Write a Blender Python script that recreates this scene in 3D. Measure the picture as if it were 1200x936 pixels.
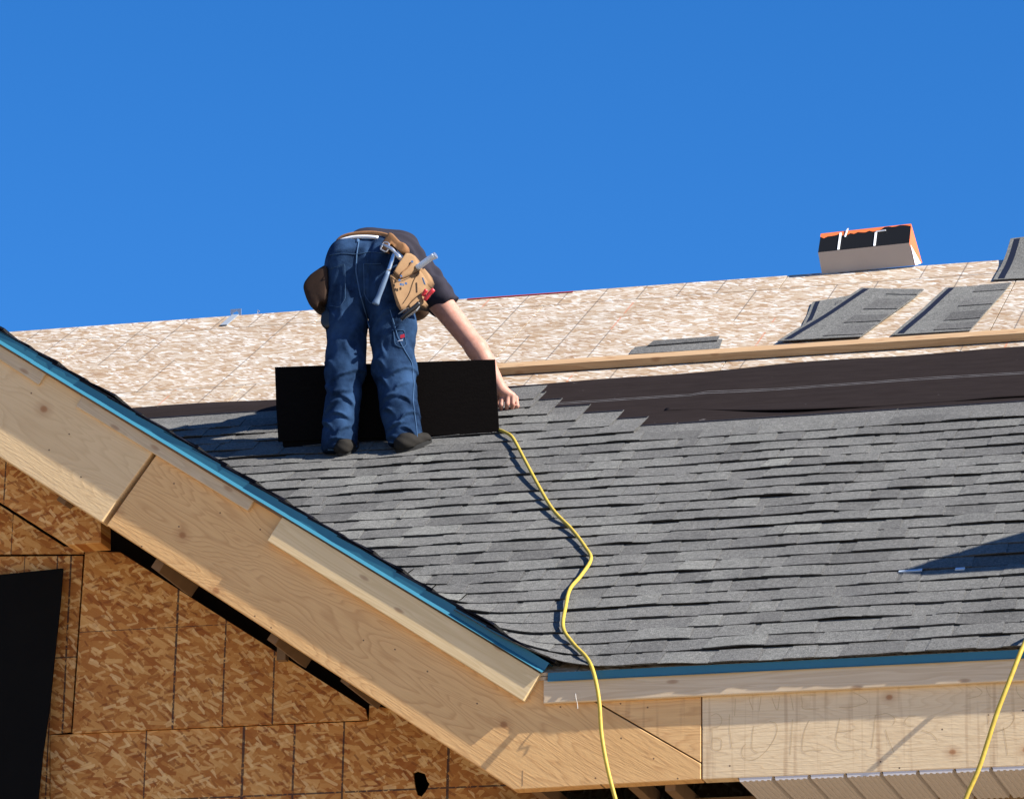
import bpy, bmesh, math, random
import numpy as np
from mathutils import Vector, Matrix, noise as mnoise
random.seed(7); rng = np.random.default_rng(7)
for o in list(bpy.data.objects): bpy.data.objects.remove(o)
sc = bpy.context.scene; C = sc.collection

# ------------------------------------------------------------------ camera
F = 5110.0; AL, PT, RO = math.radians(15.753), math.radians(17.585), math.radians(1.0945)
TH = math.radians(32.766); CT, ST, T = math.cos(TH), math.sin(TH), math.tan(TH); EXPO = .143
fh = np.array([-math.sin(AL), math.cos(AL), 0]); rt = np.array([math.cos(AL), math.sin(AL), 0]); zz = np.array([0, 0, 1.])
FW = fh*math.cos(PT)+zz*math.sin(PT); up0 = -fh*math.sin(PT)+zz*math.cos(PT)
R_ = rt*math.cos(RO)+up0*math.sin(RO); U_ = -rt*math.sin(RO)+up0*math.cos(RO)
NM = np.array([0, -ST, CT])                      # normal of the main roof
CAM = np.array([4.158, -15.246, -3.943])
cam_d = bpy.data.cameras.new('camera'); cam = bpy.data.objects.new('camera', cam_d); C.objects.link(cam)
cam_d.sensor_width = 36; cam_d.lens = F/1200*36; cam_d.clip_start = .1; cam_d.clip_end = 5000
cam.matrix_world = Matrix(((R_[0], U_[0], -FW[0], CAM[0]), (R_[1], U_[1], -FW[1], CAM[1]), (R_[2], U_[2], -FW[2], CAM[2]), (0, 0, 0, 1)))
sc.camera = cam

# ------------------------------------------------------------------ sky and sun
SUN = np.array([6.8, -1.0, 5.2]); SUN = SUN/np.linalg.norm(SUN)
elev = math.asin(SUN[2]); az = math.atan2(SUN[0], SUN[1])      # azimuth clockwise from +Y
w = bpy.data.worlds.new('World'); sc.world = w; w.use_nodes = True
nt = w.node_tree; bg = nt.nodes['Background']; sk = nt.nodes.new('ShaderNodeTexSky'); sk.sky_type = 'NISHITA'
sk.sun_disc = False; sk.sun_elevation = elev; sk.sun_rotation = az
sk.altitude = 2500; sk.air_density = 1.0; sk.dust_density = .0; sk.ozone_density = 4.5
hs = nt.nodes.new('ShaderNodeHueSaturation'); hs.inputs['Saturation'].default_value = 1.27; hs.inputs['Hue'].default_value = .505
nt.links.new(sk.outputs[0], hs.inputs['Color']); nt.links.new(hs.outputs[0], bg.inputs[0]); bg.inputs[1].default_value = .085
sl = bpy.data.lights.new('sun', 'SUN'); sl.energy = 5.0; sl.angle = math.radians(.5); sl.color = (1, .95, .86)
so = bpy.data.objects.new('sun', sl); C.objects.link(so); so.location = (20, -8, 16)
so.rotation_euler = Vector(SUN).to_track_quat('Z', 'Y').to_euler()
sc.view_settings.view_transform = 'Standard'; sc.view_settings.look = 'None'; sc.view_settings.exposure = 1.3; sc.view_settings.gamma = 1
sc.render.engine = 'CYCLES'; sc.render.resolution_x = 1024; sc.render.resolution_y = 798

# ------------------------------------------------------------------ geometry helpers
def ray(x, y): return R_*(x-600)/F-U_*(y-468)/F+FW
def atY(x, y, Y):                                   # point on the upright plane Y
    r = ray(x, y); return CAM+r*((Y-CAM[1])/r[1])
def onM(x, y, h=0.0):                               # point on the main roof plane, h above it
    r = ray(x, y); return CAM+r*((h-NM@CAM)/(NM@r))
def M(x, s, h=0.0): return np.array([x, s*CT, s*ST])+NM*h
PX = 1/253.0

def obj(name, verts, faces, mat, parent=None, smooth=False, origin=None, kind=None, bevel=0, attr=None):
    me = bpy.data.meshes.new(name)
    v = np.asarray(verts, dtype=float)
    if origin is not None: v = v-np.asarray(origin)
    me.from_pydata([tuple(p) for p in v], [], [tuple(int(i) for i in f) for f in faces]); me.update()
    if mat: me.materials.append(mat)
    if smooth: me.polygons.foreach_set('use_smooth', [True]*len(me.polygons))
    if attr is not None:
        a = me.attributes.new('tone', 'FLOAT', 'FACE'); a.data.foreach_set('value', attr)
    o = bpy.data.objects.new(name, me); C.objects.link(o)
    if origin is not None: o.location = origin
    if parent:
        o.parent = parent
        if origin is not None: o.location = Vector(origin)-parent_loc(parent)
        elif parent_loc(parent).length > 0: 
            o.location = -parent_loc(parent)
    if kind: o['kind'] = kind
    if bevel:
        b = o.modifiers.new('bevel', 'BEVEL'); b.width = bevel; b.segments = 2; b.limit_method = 'ANGLE'
    return o
def parent_loc(p):
    l = Vector((0, 0, 0))
    while p: l += Vector(p.location); p = p.parent
    return l
def tag(o, label, cat, group=None, kind=None):
    o['label'] = label; o['category'] = cat
    if group: o['group'] = group
    if kind: o['kind'] = kind
    return o
def thing(name, label, cat, loc=(0, 0, 0), group=None):
    o = bpy.data.objects.new(name, None); C.objects.link(o); o.location = tuple(loc); o.empty_display_size = .1
    return tag(o, label, cat, group)
def prism(poly, off):
    n = len(poly); off = np.asarray(off, float)
    v = [np.asarray(p, float) for p in poly]+[np.asarray(p, float)+off for p in poly]
    f = [list(range(n)), list(range(2*n-1, n-1, -1))]+[[i, i+n, (i+1) % n+n, (i+1) % n] for i in range(n)]
    return v, f
def fixn(o):
    bm = bmesh.new(); bm.from_mesh(o.data); bmesh.ops.recalc_face_normals(bm, faces=bm.faces); bm.to_mesh(o.data); bm.free(); return o
def pr(name, poly, off, mat, parent=None, bevel=0, **k): 
    v, f = prism(poly, off); return fixn(obj(name, v, f, mat, parent, bevel=bevel, **k))
def bx(name, a, b, mat, parent=None, bevel=0, **k):
    (x0, y0, z0), (x1, y1, z1) = a, b
    return pr(name, [(x0, y0, z0), (x1, y0, z0), (x1, y0, z1), (x0, y0, z1)], (0, y1-y0, 0), mat, parent, bevel, **k)
def merge(parts):
    V, Fc = [], []
    for v, f in parts:
        o = len(V); V += [tuple(p) for p in v]; Fc += [[i+o for i in q] for q in f]
    return V, Fc
def obox(c, ax, ay, az):                            # box from centre and three half axes
    c, ax, ay, az = map(lambda q: np.asarray(q, float), (c, ax, ay, az))
    return prism([c-ax-ay-az, c+ax-ay-az, c+ax+ay-az, c-ax+ay-az], 2*az)
def smoothpath(P, n=6):
    P = [np.asarray(p, float) for p in P]; Q = [2*P[0]-P[1]]+P+[2*P[-1]-P[-2]]; out = []
    for i in range(1, len(Q)-2):
        for k in range(n):
            t = k/n; a, b, c, d = Q[i-1:i+3]
            out.append(.5*((2*b)+(c-a)*t+(2*a-5*b+4*c-d)*t*t+(3*b-a-3*c+d)*t**3))
    out.append(P[-1]); return out
def tube(P, r, ns=10, flat=None):
    P = [np.asarray(p, float) for p in P]; n = len(P); rr = r if hasattr(r, '__len__') else [r]*n
    V, Fc = [], []; prev = None
    for i, p in enumerate(P):
        t = P[min(i+1, n-1)]-P[max(i-1, 0)]; t = t/np.linalg.norm(t)
        a = np.array([0, 0, 1.]) if prev is None else prev
        if prev is None and abs(t[2]) > .9: a = np.array([0, 1., 0])
        a = a-t*(a@t); a /= np.linalg.norm(a); b = np.cross(t, a); prev = a
        for k in range(ns):
            q = 2*math.pi*k/ns; V.append(p+rr[i]*(math.cos(q)*a*(flat or 1)+math.sin(q)*b))
    for i in range(n-1):
        for k in range(ns):
            k2 = (k+1) % ns; Fc.append([i*ns+k, i*ns+k2, (i+1)*ns+k2, (i+1)*ns+k])
    Fc += [list(range(ns-1, -1, -1)), list(range((n-1)*ns, n*ns))]
    return V, Fc
def ribbon(P, wid, nrm, th=.0006):                  # flat pencil line lying on a face
    nrm = np.asarray(nrm, float); V, Fc = [], []; n = len(P)
    for i, p in enumerate(P):
        t = np.asarray(P[min(i+1, n-1)])-np.asarray(P[max(i-1, 0)]); t = t/np.linalg.norm(t); s = np.cross(t, nrm)*wid/2
        V += [np.asarray(p)+nrm*th+s, np.asarray(p)+nrm*th-s]
    for i in range(n-1): Fc.append([2*i, 2*i+1, 2*i+3, 2*i+2])
    return V, Fc

# ------------------------------------------------------------------ materials
class NB:
    def __init__(s, name, rough=.8, spec=.3):
        s.m = bpy.data.materials.new(name); s.m.use_nodes = True; s.t = s.m.node_tree; s.b = s.t.nodes['Principled BSDF']
        s.b.inputs['Roughness'].default_value = rough; s.b.inputs['Specular IOR Level'].default_value = spec
    def n(s, k, **kw):
        q = s.t.nodes.new('ShaderNode'+k)
        for a, v in kw.items(): setattr(q, a, v)
        return q
    def put(s, sock, v):
        if hasattr(v, 'is_output') or isinstance(v, bpy.types.NodeSocket): s.t.links.new(v, sock)
        else: sock.default_value = v
    def coord(s, kind='Object'): return s.n('TexCoord').outputs[kind]
    def map(s, v, rot=(0, 0, 0), scale=(1, 1, 1), loc=(0, 0, 0)):
        q = s.n('Mapping'); s.put(q.inputs[0], v); q.inputs['Rotation'].default_value = rot; q.inputs['Scale'].default_value = scale; q.inputs['Location'].default_value = loc; return q.outputs[0]
    def noise(s, v, sc_=5, det=3, rough=.5, dist=0):
        q = s.n('TexNoise'); s.put(q.inputs['Vector'], v); q.inputs['Scale'].default_value = sc_; q.inputs['Detail'].default_value = det
        q.inputs['Roughness'].default_value = rough; q.inputs['Distortion'].default_value = dist; return q.outputs['Fac']
    def math(s, op, a, b=0.0, c=None):
        q = s.n('Math', operation=op); s.put(q.inputs[0], a); s.put(q.inputs[1], b)
        if c is not None: s.put(q.inputs[2], c)
        return q.outputs[0]
    def ramp(s, f, stops, interp='LINEAR'):
        q = s.n('ValToRGB'); s.put(q.inputs[0], f); cr = q.color_ramp; cr.interpolation = interp
        while len(cr.elements) < len(stops): cr.elements.new(.5)
        for e, (p, c) in zip(cr.elements, stops): e.position = p; e.color = (*c, 1) if len(c) == 3 else c
        return q.outputs[0]
    def mix(s, f, a, b, mode='MIX'):
        q = s.n('Mix', data_type='RGBA', blend_type=mode); s.put(q.inputs[0], f)
        for k, v in ((6, a), (7, b)): s.put(q.inputs[k], (*v, 1) if isinstance(v, tuple) and len(v) == 3 else v)
        return q.outputs[2]
    def bump(s, h, st=.3, d=.002):
        q = s.n('Bump'); s.put(q.inputs['Height'], h); q.inputs['Strength'].default_value = st; q.inputs['Distance'].default_value = d
        s.t.links.new(q.outputs[0], s.b.inputs['Normal'])
    def col(s, c): s.put(s.b.inputs['Base Color'], (*c, 1) if isinstance(c, tuple) and len(c) == 3 else c)

def osb(name, tilt, ramp, lines=None, seed=0, lineY=None, size=1.0, wear=None, redlines=False):
    b = NB(name, .75, .25); co = b.coord()
    # tilt: rotation about X that brings the sheet into the XY plane of the texture
    v = b.map(co, rot=(tilt, 0, 0)); col = b.mix(b.noise(v, 30, 3), ramp[1], ramp[2]); hgt = b.noise(v, 60, 2)
    lay = [(24, .075, .022), (-12, .085, .024), (52, .07, .020), (12, .10, .028), (-42, .07, .020), (4, .07, .016), (34, .10, .024), (30, .055, .013), (-14, .050, .012), (50, .04, .011)]
    for i, (a, L, W) in enumerate(lay):
        vv = b.map(v, rot=(0, 0, math.radians(a)))
        vv = b.map(vv, scale=(1/L/size, 1/W/size, 0), loc=(seed*3.1+i*7.7, i*3.3, 0))
        q = b.n('TexVoronoi', voronoi_dimensions='2D', feature='F1', distance='CHEBYCHEV'); b.put(q.inputs['Vector'], vv); q.inputs['Scale'].default_value = 1
        sp = b.n('SeparateColor'); b.put(sp.inputs[0], q.outputs['Color'])
        tone = b.math('ADD', b.math('MULTIPLY', sp.outputs[0], .62), b.math('MULTIPLY', b.noise(b.map(vv, scale=(.8, 5, 1)), 3.0, 3, .7), .40))
        if i >= 7: tone = b.math('ADD', b.math('MULTIPLY', b.math('GREATER_THAN', sp.outputs[0], .36), .82), b.math('MULTIPLY', sp.outputs[2], .16))
        cc = b.ramp(tone, [(0, ramp[0]), (.22, ramp[1]), (.55, ramp[2]), (.82, ramp[3]), (1, ramp[4])])
        mk = b.math('GREATER_THAN', sp.outputs[1], .38 if i < 7 else .78)
        edge = b.math('LESS_THAN', q.outputs['Distance'], b.math('MULTIPLY_ADD', sp.outputs[2], .22, .30)); mk = b.math('MULTIPLY', mk, edge)
        if i >= 7: mk = b.math('MULTIPLY', mk, .6)
        col = b.mix(mk, col, cc); hgt = b.math('ADD', b.math('MULTIPLY', hgt, .75), b.math('MULTIPLY', mk, sp.outputs[2]))
    sx = b.n('SeparateXYZ'); b.put(sx.inputs[0], v); X, Yv = sx.outputs[0], sx.outputs[1]
    big = b.noise(v, 1.3, 3); col = b.mix(.25, col, b.ramp(big, [(.3, (.6, .55, .5)), (.7, (1.1, 1.1, 1.1))]), 'MULTIPLY')
    if wear: col = b.mix(wear[0], col, wear[1])
    ink = None
    if lines:
        wob = b.math('MULTIPLY', b.math('SUBTRACT', b.noise(v, 2, 1), .5), .006)
        for (x0, wd, y0, y1) in lines:
            d = b.math('ABSOLUTE', b.math('SUBTRACT', b.math('ADD', X, wob), x0)); m_ = b.math('LESS_THAN', d, wd)
            if y0 is not None:
                m_ = b.math('MULTIPLY', m_, b.math('MULTIPLY', b.math('GREATER_THAN', Yv, y0), b.math('LESS_THAN', Yv, y1)))
            ink = m_ if ink is None else b.math('MAXIMUM', ink, m_)
    for (y0, wd) in (lineY or []):
        m_ = b.math('LESS_THAN', b.math('ABSOLUTE', b.math('SUBTRACT', Yv, y0)), wd); ink = m_ if ink is None else b.math('MAXIMUM', ink, m_)
    if ink is not None:
        ink = b.math('MULTIPLY', ink, b.math('MULTIPLY_ADD', b.math('GREATER_THAN', b.noise(v, 90, 1), .38), .7, .15)); col = b.mix(ink, col, (.03, .02, .02))
    if redlines:
        # factory nailing lines every 0.2068 m, broken row by row, a few of them orange
        u = b.math('DIVIDE', b.math('SUBTRACT', X, -.70), .2068*1.0); fl = b.math('FLOOR', b.math('ADD', u, .5)); fr = b.math('ABSOLUTE', b.math('SUBTRACT', u, fl))
        ln = b.math('LESS_THAN', fr, .017); rw = b.math('FLOOR', b.math('DIVIDE', b.math('SUBTRACT', Yv, -.17), .61))
        wn = b.n('TexWhiteNoise', noise_dimensions='2D'); cx = b.n('CombineXYZ'); b.put(cx.inputs[0], fl); b.put(cx.inputs[1], rw); b.put(wn.inputs['Vector'], cx.outputs[0])
        ln = b.math('MULTIPLY', ln, b.math('GREATER_THAN', wn.outputs['Value'], .55))
        col = b.mix(b.math('MULTIPLY', ln, .68), col, (.09, .075, .065))
        rd = b.math('MULTIPLY', b.math('LESS_THAN', fr, .024), b.math('LESS_THAN', wn.outputs['Value'], .07)); rd = b.math('MULTIPLY', rd, b.math('GREATER_THAN', b.noise(v, 7, 1), .45))
        col = b.mix(b.math('MULTIPLY', rd, .5), col, (.42, .12, .05))
    b.col(col); b.bump(hgt, .5, .0015); return b.m

ROOF_R = [(.17, .082, .036), (.295, .198, .118), (.365, .288, .21), (.43, .375, .31), (.72, .705, .68)]
WALL_R = [(.15, .035, .008), (.32, .105, .02), (.46, .20, .048), (.58, .31, .10), (.82, .56, .26)]

def plywood(name, ang, c0, c1, c2, seed=0, knots=3.0, contrast=.55, stains=False, sc_=1.0):
    b = NB(name, .62, .3); co = b.coord(); v = b.map(co, rot=(-math.pi/2, 0, 0)); v = b.map(v, rot=(0, 0, ang), loc=(seed*5.3, seed*2.1, 0))
    v2 = b.map(v, scale=(1.15*sc_, 7.5*sc_, 1)); n1 = b.noise(v2, 1.0, 2.6, .45, .3)
    rings = b.math('FRACT', b.math('MULTIPLY', n1, 22)); rl = b.ramp(rings, [(0, (0, 0, 0)), (.55, (.25,)*3), (.85, (1,)*3), (1, (0,)*3)])
    streak = b.noise(b.map(v, scale=(5, 170, 1)), 1.0, 3, .6); big = b.noise(v, 3.0, 3)
    col = b.mix(big, c0, c1); col = b.mix(b.math('MULTIPLY', rl, contrast), col, c2); 
    col = b.mix(b.math('MULTIPLY', b.ramp(streak, [(.45, (0,)*3), (.75, (1,)*3)]), .35), col, c2)
    q = b.n('TexVoronoi', voronoi_dimensions='2D'); b.put(q.inputs['Vector'], b.map(v, scale=(knots, knots*1.25, 1))); q.inputs['Scale'].default_value = 1
    spq = b.n('SeparateColor'); b.put(spq.inputs[0], q.outputs['Color']); has = b.math('GREATER_THAN', spq.outputs[0], .45)
    kn = b.ramp(q.outputs['Distance'], [(.0, (1,)*3), (.035, (.9,)*3), (.06, (.35,)*3), (.16, (0,)*3)])
    col = b.mix(b.math('MULTIPLY', b.math('MULTIPLY', kn, has), .85), col, (.30, .115, .035))
    # nail heads
    q2 = b.n('TexVoronoi', voronoi_dimensions='2D'); b.put(q2.inputs['Vector'], b.map(v, scale=(6, 7, 1))); q2.inputs['Scale'].default_value = 1
    s2 = b.n('SeparateColor'); b.put(s2.inputs[0], q2.outputs['Color'])
    nh = b.math('MULTIPLY', b.math('LESS_THAN', q2.outputs['Distance'], .022), b.math('GREATER_THAN', s2.outputs[1], .55)); col = b.mix(b.math('MULTIPLY', nh, .85), col, (.06, .03, .02))
    if stains:
        w_ = b.map(co, scale=(26, 1, 1.4)); st = b.noise(w_, 1.0, 2.5, .6); col = b.mix(b.math('MULTIPLY', b.ramp(st, [(.56, (0,)*3), (.70, (1,)*3)]), .38), col, (.24, .11, .045))
    b.col(col); b.bump(b.math('ADD', b.math('MULTIPLY', streak, .6), b.math('ADD', b.math('MULTIPLY', rl, .25), b.noise(b.map(v, scale=(30, 90, 1)), 1, 2))), .55, .0014); return b.m
def lumber(name, ang, c0, c1, plane='XZ', seed=0):
    b = NB(name, .6, .3); v = b.coord()
    if plane == 'XZ': v = b.map(v, rot=(-math.pi/2, 0, 0))
    v = b.map(v, rot=(0, 0, ang), loc=(seed, seed*1.7, 0)); n1 = b.noise(b.map(v, scale=(1.2, 22, 22)), 1, 2, .5, .6)
    rings = b.math('FRACT', b.math('MULTIPLY', n1, 7)); rl = b.ramp(rings, [(0, (0,)*3), (.8, (1,)*3), (1, (0,)*3)])
    col = b.mix(b.math('MULTIPLY', rl, .6), c0, c1); fine = b.noise(b.map(v, scale=(8, 300, 300)), 1, 2); col = b.mix(b.math('MULTIPLY', fine, .25), col, c1)
    q = b.n('TexVoronoi', voronoi_dimensions='2D'); b.put(q.inputs['Vector'], b.map(v, scale=(3.2, 9, 1))); q.inputs['Scale'].default_value = 1
    kn = b.ramp(q.outputs['Distance'], [(0, (1,)*3), (.05, (.8,)*3), (.09, (0,)*3)]); col = b.mix(b.math('MULTIPLY', kn, .6), col, (.24, .11, .045))
    b.col(col); b.bump(fine, .3, .001); return b.m
def flat(name, c, rough=.7, spec=.3, metal=0, nz=None, bump=0):
    b = NB(name, rough, spec); b.b.inputs['Metallic'].default_value = metal; v = b.coord()
    if nz: b.col(b.mix(b.noise(v, nz[0], 4, .6), c, nz[1]))
    else: b.col(c)
    if bump: b.bump(b.noise(v, nz[0] if nz else 60, 4), bump, .003)
    return b.m

def shingle_mat():
    b = NB('asphalt_shingle', .95, .06); co = b.coord(); a = b.n('Attribute', attribute_name='tone', attribute_type='GEOMETRY').outputs['Fac']
    col = b.ramp(a, [(0, (.008, .009, .015)), (.12, (.044, .043, .042)), (.45, (.107, .105, .101)), (.8, (.144, .143, .134)), (1, (.175, .175, .158))])
    g3 = b.noise(co, 55, 4, .7); col = b.mix(.9, col, b.ramp(g3, [(.32, (.72,)*3), (.5, (1,)*3), (.68, (1.32,)*3)]), 'MULTIPLY')
    g = b.noise(co, 260, 3, .8); g2 = b.noise(co, 130, 3, .7); col = b.mix(.9, col, b.ramp(g, [(.3, (.42,)*3), (.5, (1,)*3), (.70, (1.85, 1.8, 1.72))]), 'MULTIPLY')
    col = b.mix(.8, col, b.ramp(g2, [(.35, (.75,)*3), (.65, (1.25,)*3)]), 'MULTIPLY')
    st = b.noise(b.map(co, scale=(1.0, 1.4, 1.4)), 1.6, 4, .6); col = b.mix(.5, col, b.ramp(st, [(.3, (.66, .66, .68)), (.62, (1.08,)*3)]), 'MULTIPLY')
    b.col(col); b.bump(b.math('ADD', g, g2), .6, .002); return b.m
MS = shingle_mat()
M_OSB = osb('roof_osb', -TH, ROOF_R, redlines=True, size=1.3)
M_DRIP = flat('blue_drip_edge_metal', (.024, .135, .20), .42, .5, 0, (9, (.018, .11, .17)))
M_FELT = None
b = NB('roofing_felt', .95, .04); v = b.map(b.coord(), rot=(-TH, 0, 0)); sx = b.n('SeparateXYZ'); b.put(sx.inputs[0], v)
wob = b.math('MULTIPLY', b.noise(v, .8, 2), .10)
yy = b.math('ADD', sx.outputs[1], wob)
l1 = b.math('LESS_THAN', b.math('ABSOLUTE', b.math('SUBTRACT', yy, 3.97)), .0035); l2 = b.math('LESS_THAN', b.math('ABSOLUTE', b.math('SUBTRACT', yy, 3.995)), .003)
c_ = b.mix(b.noise(b.map(v, scale=(2, 8, 1)), 3, 4, .6), (.012, .0085, .008), (.024, .018, .017)); c_ = b.mix(b.math('MULTIPLY', b.math('MAXIMUM', l1, l2), b.math('MULTIPLY', b.noise(v, 15, 2), .5)), c_, (.35, .35, .36))
c_ = b.mix(b.math('MULTIPLY', b.math('GREATER_THAN', b.noise(b.map(v, scale=(1, 1, 1)), 9, 4, .7), .70), .25), c_, (.3, .28, .28))
b.col(c_); b.bump(b.noise(b.map(v, scale=(1, 3, 1)), 5, 4), .5, .01); M_FELT = b.m
M_PLY1 = plywood('plywood_pale', TH, (.70, .51, .29), (.64, .45, .235), (.48, .31, .15), 1, 3.0, .35)
M_PLY2 = plywood('plywood_warm', TH, (.72, .45, .20), (.63, .37, .148), (.43, .215, .078), 2, 3.2, .5)
M_PLY2B = plywood('plywood_warm_stained', .0, (.72, .455, .21), (.63, .375, .155), (.43, .215, .08), 4, 3.0, .45, True)
M_PLY3 = plywood('plywood_light', .0, (.72, .565, .36), (.67, .50, .30), (.50, .34, .185), 5, 3.8, .35, True)
M_TRIM = lumber('pine_trim', TH, (.56, .44, .29), (.41, .30, .18))
M_TRIM2 = lumber('pine_trim_fresh', TH, (.68, .52, .30), (.52, .37, .18), seed=3)
M_BAND = lumber('pine_band', 0, (.62, .49, .33), (.46, .33, .20), seed=5)
M_TOE = lumber('toe_board_pine', 0, (.46, .31, .17), (.28, .155, .07), 'XY', 2)
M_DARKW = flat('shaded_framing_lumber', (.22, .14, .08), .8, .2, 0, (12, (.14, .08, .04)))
M_SOFF = flat('vinyl_soffit', (.58, .54, .52), .5, .3, 0, (4, (.53, .49, .47)))
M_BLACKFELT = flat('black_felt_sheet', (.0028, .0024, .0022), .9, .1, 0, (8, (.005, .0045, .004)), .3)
M_DARK = flat('attic_painted_shade', (.03, .022, .016), .95, .1)  # near-black colour stands in for the shade behind the wall openings

# ------------------------------------------------------------------ ground and neighbours of the house
b = NB('dry_ground', .95, .1); v = b.coord(); b.col(b.mix(b.noise(v, .3, 5, .6), (.34, .26, .17), (.44, .35, .24))); b.bump(b.noise(v, 3, 5), .5, .05)
gr = obj('ground', [(-2500, -2500, -5.6), (2500, -2500, -5.6), (2500, 2500, -5.6), (-2500, 2500, -5.6)], [(0, 1, 2, 3)], b.m, kind='structure')

house = thing('house', 'unfinished timber house with half shingled roof and plywood gable fascia', 'house')
XL, XR = -11.5, 9.0
def clip_poly(P, A, B, Cc):                          # keep the part of a polygon where A x + B y >= C
    out = []
    for i in range(len(P)):
        p, q = P[i], P[(i+1) % len(P)]; dp, dq = A*p[0]+B*p[1]-Cc, A*q[0]+B*q[1]-Cc
        if dp >= 0: out.append(p)
        if (dp >= 0) != (dq >= 0): out.append(p+(q-p)*(dp/(dp-dq)))
    return out
GX = -5.0; GO = .036
def valley_clip(P):
    cx = sum(p[0] for p in P)/len(P)
    return clip_poly(P, 1, 1, -.02) if cx > GX else clip_poly(P, -1, 1, -2*GX-.02)
# ---- main roof: deck > osb sheets, felt, shingles
SRF = lambda x: 6.155+.0194*(x+4.35)
SR = 6.21                                           # slope length to the ridge
v, f = prism(valley_clip([M(GX, -.0, -.03), M(XR, -.0, -.03), M(XR, SRF(XR)-.02, -.03), M(GX, SRF(GX)-.02, -.03)]), NM*.014)
v3, f3 = prism(clip_poly([M(XL, -.0, -.03), M(GX, -.0, -.03), M(GX, SRF(GX)-.02, -.03), M(XL, SRF(XL)-.02, -.03)], -1, 1, -2*GX), NM*.014)
v2, f2 = prism([(XL, SRF(XL)*CT, SRF(XL)*ST-.05), (XR, SRF(XR)*CT, SRF(XR)*ST-.05), (XR, 2*SR*CT, -.05), (XL, 2*SR*CT, -.05)], (0, 0, .03))
roof = fixn(obj('main_roof', *merge([(v, f), (v2, f2), (v3, f3)]), M_OSB, house))
def sheet(x0, x1, s0, s1, name='osb_panel', tilt=0):
    # thin sheet with slightly uneven seating
    for a_, b_ in (((x0, min(x1, GX)), (max(x0, GX), x1))):
        if b_-a_ < .01: continue
        P = valley_clip([M(a_, s0, -.0135), M(b_, s0, -.0135), M(b_, s1 if s1 < SR else SRF(b_), -.0135), M(a_, s1 if s1 < SR else SRF(a_), -.0135)])
        if len(P) > 2: pr(name, P, NM*(.0125+tilt), M_OSB, roof)
rows = [(0, 1.05), (1.05, 2.27), (2.27, 3.49), (3.49, 4.71), (4.71, 5.93), (5.93, SR)]
for r, (s0, s1) in enumerate(rows):
    x = XL+(1.22 if r % 2 else 0)+.35
    if x > XL+.4: sheet(XL, x-.005, s0+.003, s1-.003)
    while x < XR:
        sheet(x, min(x+2.434, XR), s0+.003, s1-.003, tilt=random.random()*.0008); x += 2.44
# felt, wavy upper edge
def topf(x): return 4.345+.035*math.sin(x*1.7+.5)+.012*math.sin(x*6.1)+.02*max(0, x)
V, Fc = [], []; nx = 240; ny = 14
for i in range(nx+1):
    x = XL+(XR-XL)*i/nx
    for j in range(ny+1):
        s = 3.0+(topf(x)-3.0)*j/ny
        lo_ = 3.62 if x > -.2 else 4.2; wv_ = min(1, max(0, (s-lo_)/.12))
        h = .0012+wv_*(.004*(1+mnoise.noise(Vector((x*1.6, s*2.5, 3))))+.010*max(0, mnoise.noise(Vector((x*1.5, s*11, 9)))))
        V.append(M(x, s, h))
for i in range(nx):
    for j in range(ny):
        a = i*(ny+1)+j
        if V[a][1] > -GX-abs(V[a][0]-GX)-.03: Fc.append([a, a+ny+1, a+ny+2, a+1])
fe = obj('felt_underlayment', V, Fc, M_FELT, roof, smooth=True); md = fe.modifiers.new('thick', 'SOLIDIFY'); md.thickness = .0025

# loose lower edge of the upper felt, lapping over the last full course
V, Fc = [], []; nx = 160
for i in range(nx+1):
    x = -.30+4.05*i/nx; e = min(1, max(0, (x+.28)/.7)); e = e*e*(3-2*e)
    lo_ = 3.50+.185*(1-e)+e*.022*mnoise.noise(Vector((x*1.1, 2, 0)))+.02*e*math.sin(x*1.9); hh = .002+.014*e*max(0, mnoise.noise(Vector((x*1.7, 7, 1)))+.35)
    for (s_, h_) in ((lo_, hh), (lo_+.1*(3.73-lo_), hh+.001), (lo_+.7*(3.73-lo_)*.4, hh*.7+.001), (lo_+(3.73-lo_)*.6, .003), (3.735, .0015)): V.append(M(x, s_, h_))
for i in range(nx):
    for j in range(4): a = i*5+j; Fc.append([a, a+5, a+6, a+1])
fo = obj('felt_overlap', V, Fc, M_FELT, roof, smooth=True); md = fo.modifiers.new('thick', 'SOLIDIFY'); md.thickness = .002
def surf(x, s, h):
    """shingle surface: main slope blended into the gable slope like a woven valley"""
    p = M(x, s, h); g = -T*p[0]+GO/CT*.5; k = .17
    a, b_ = p[2], g+h*.9
    hh = max(k-abs(a-b_), 0)/k; z = max(a, b_)+hh*hh*k*.25
    return np.array([p[0], p[1], z])
FR = .015                                            # shingles overhang the drip edge at the eave
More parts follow.
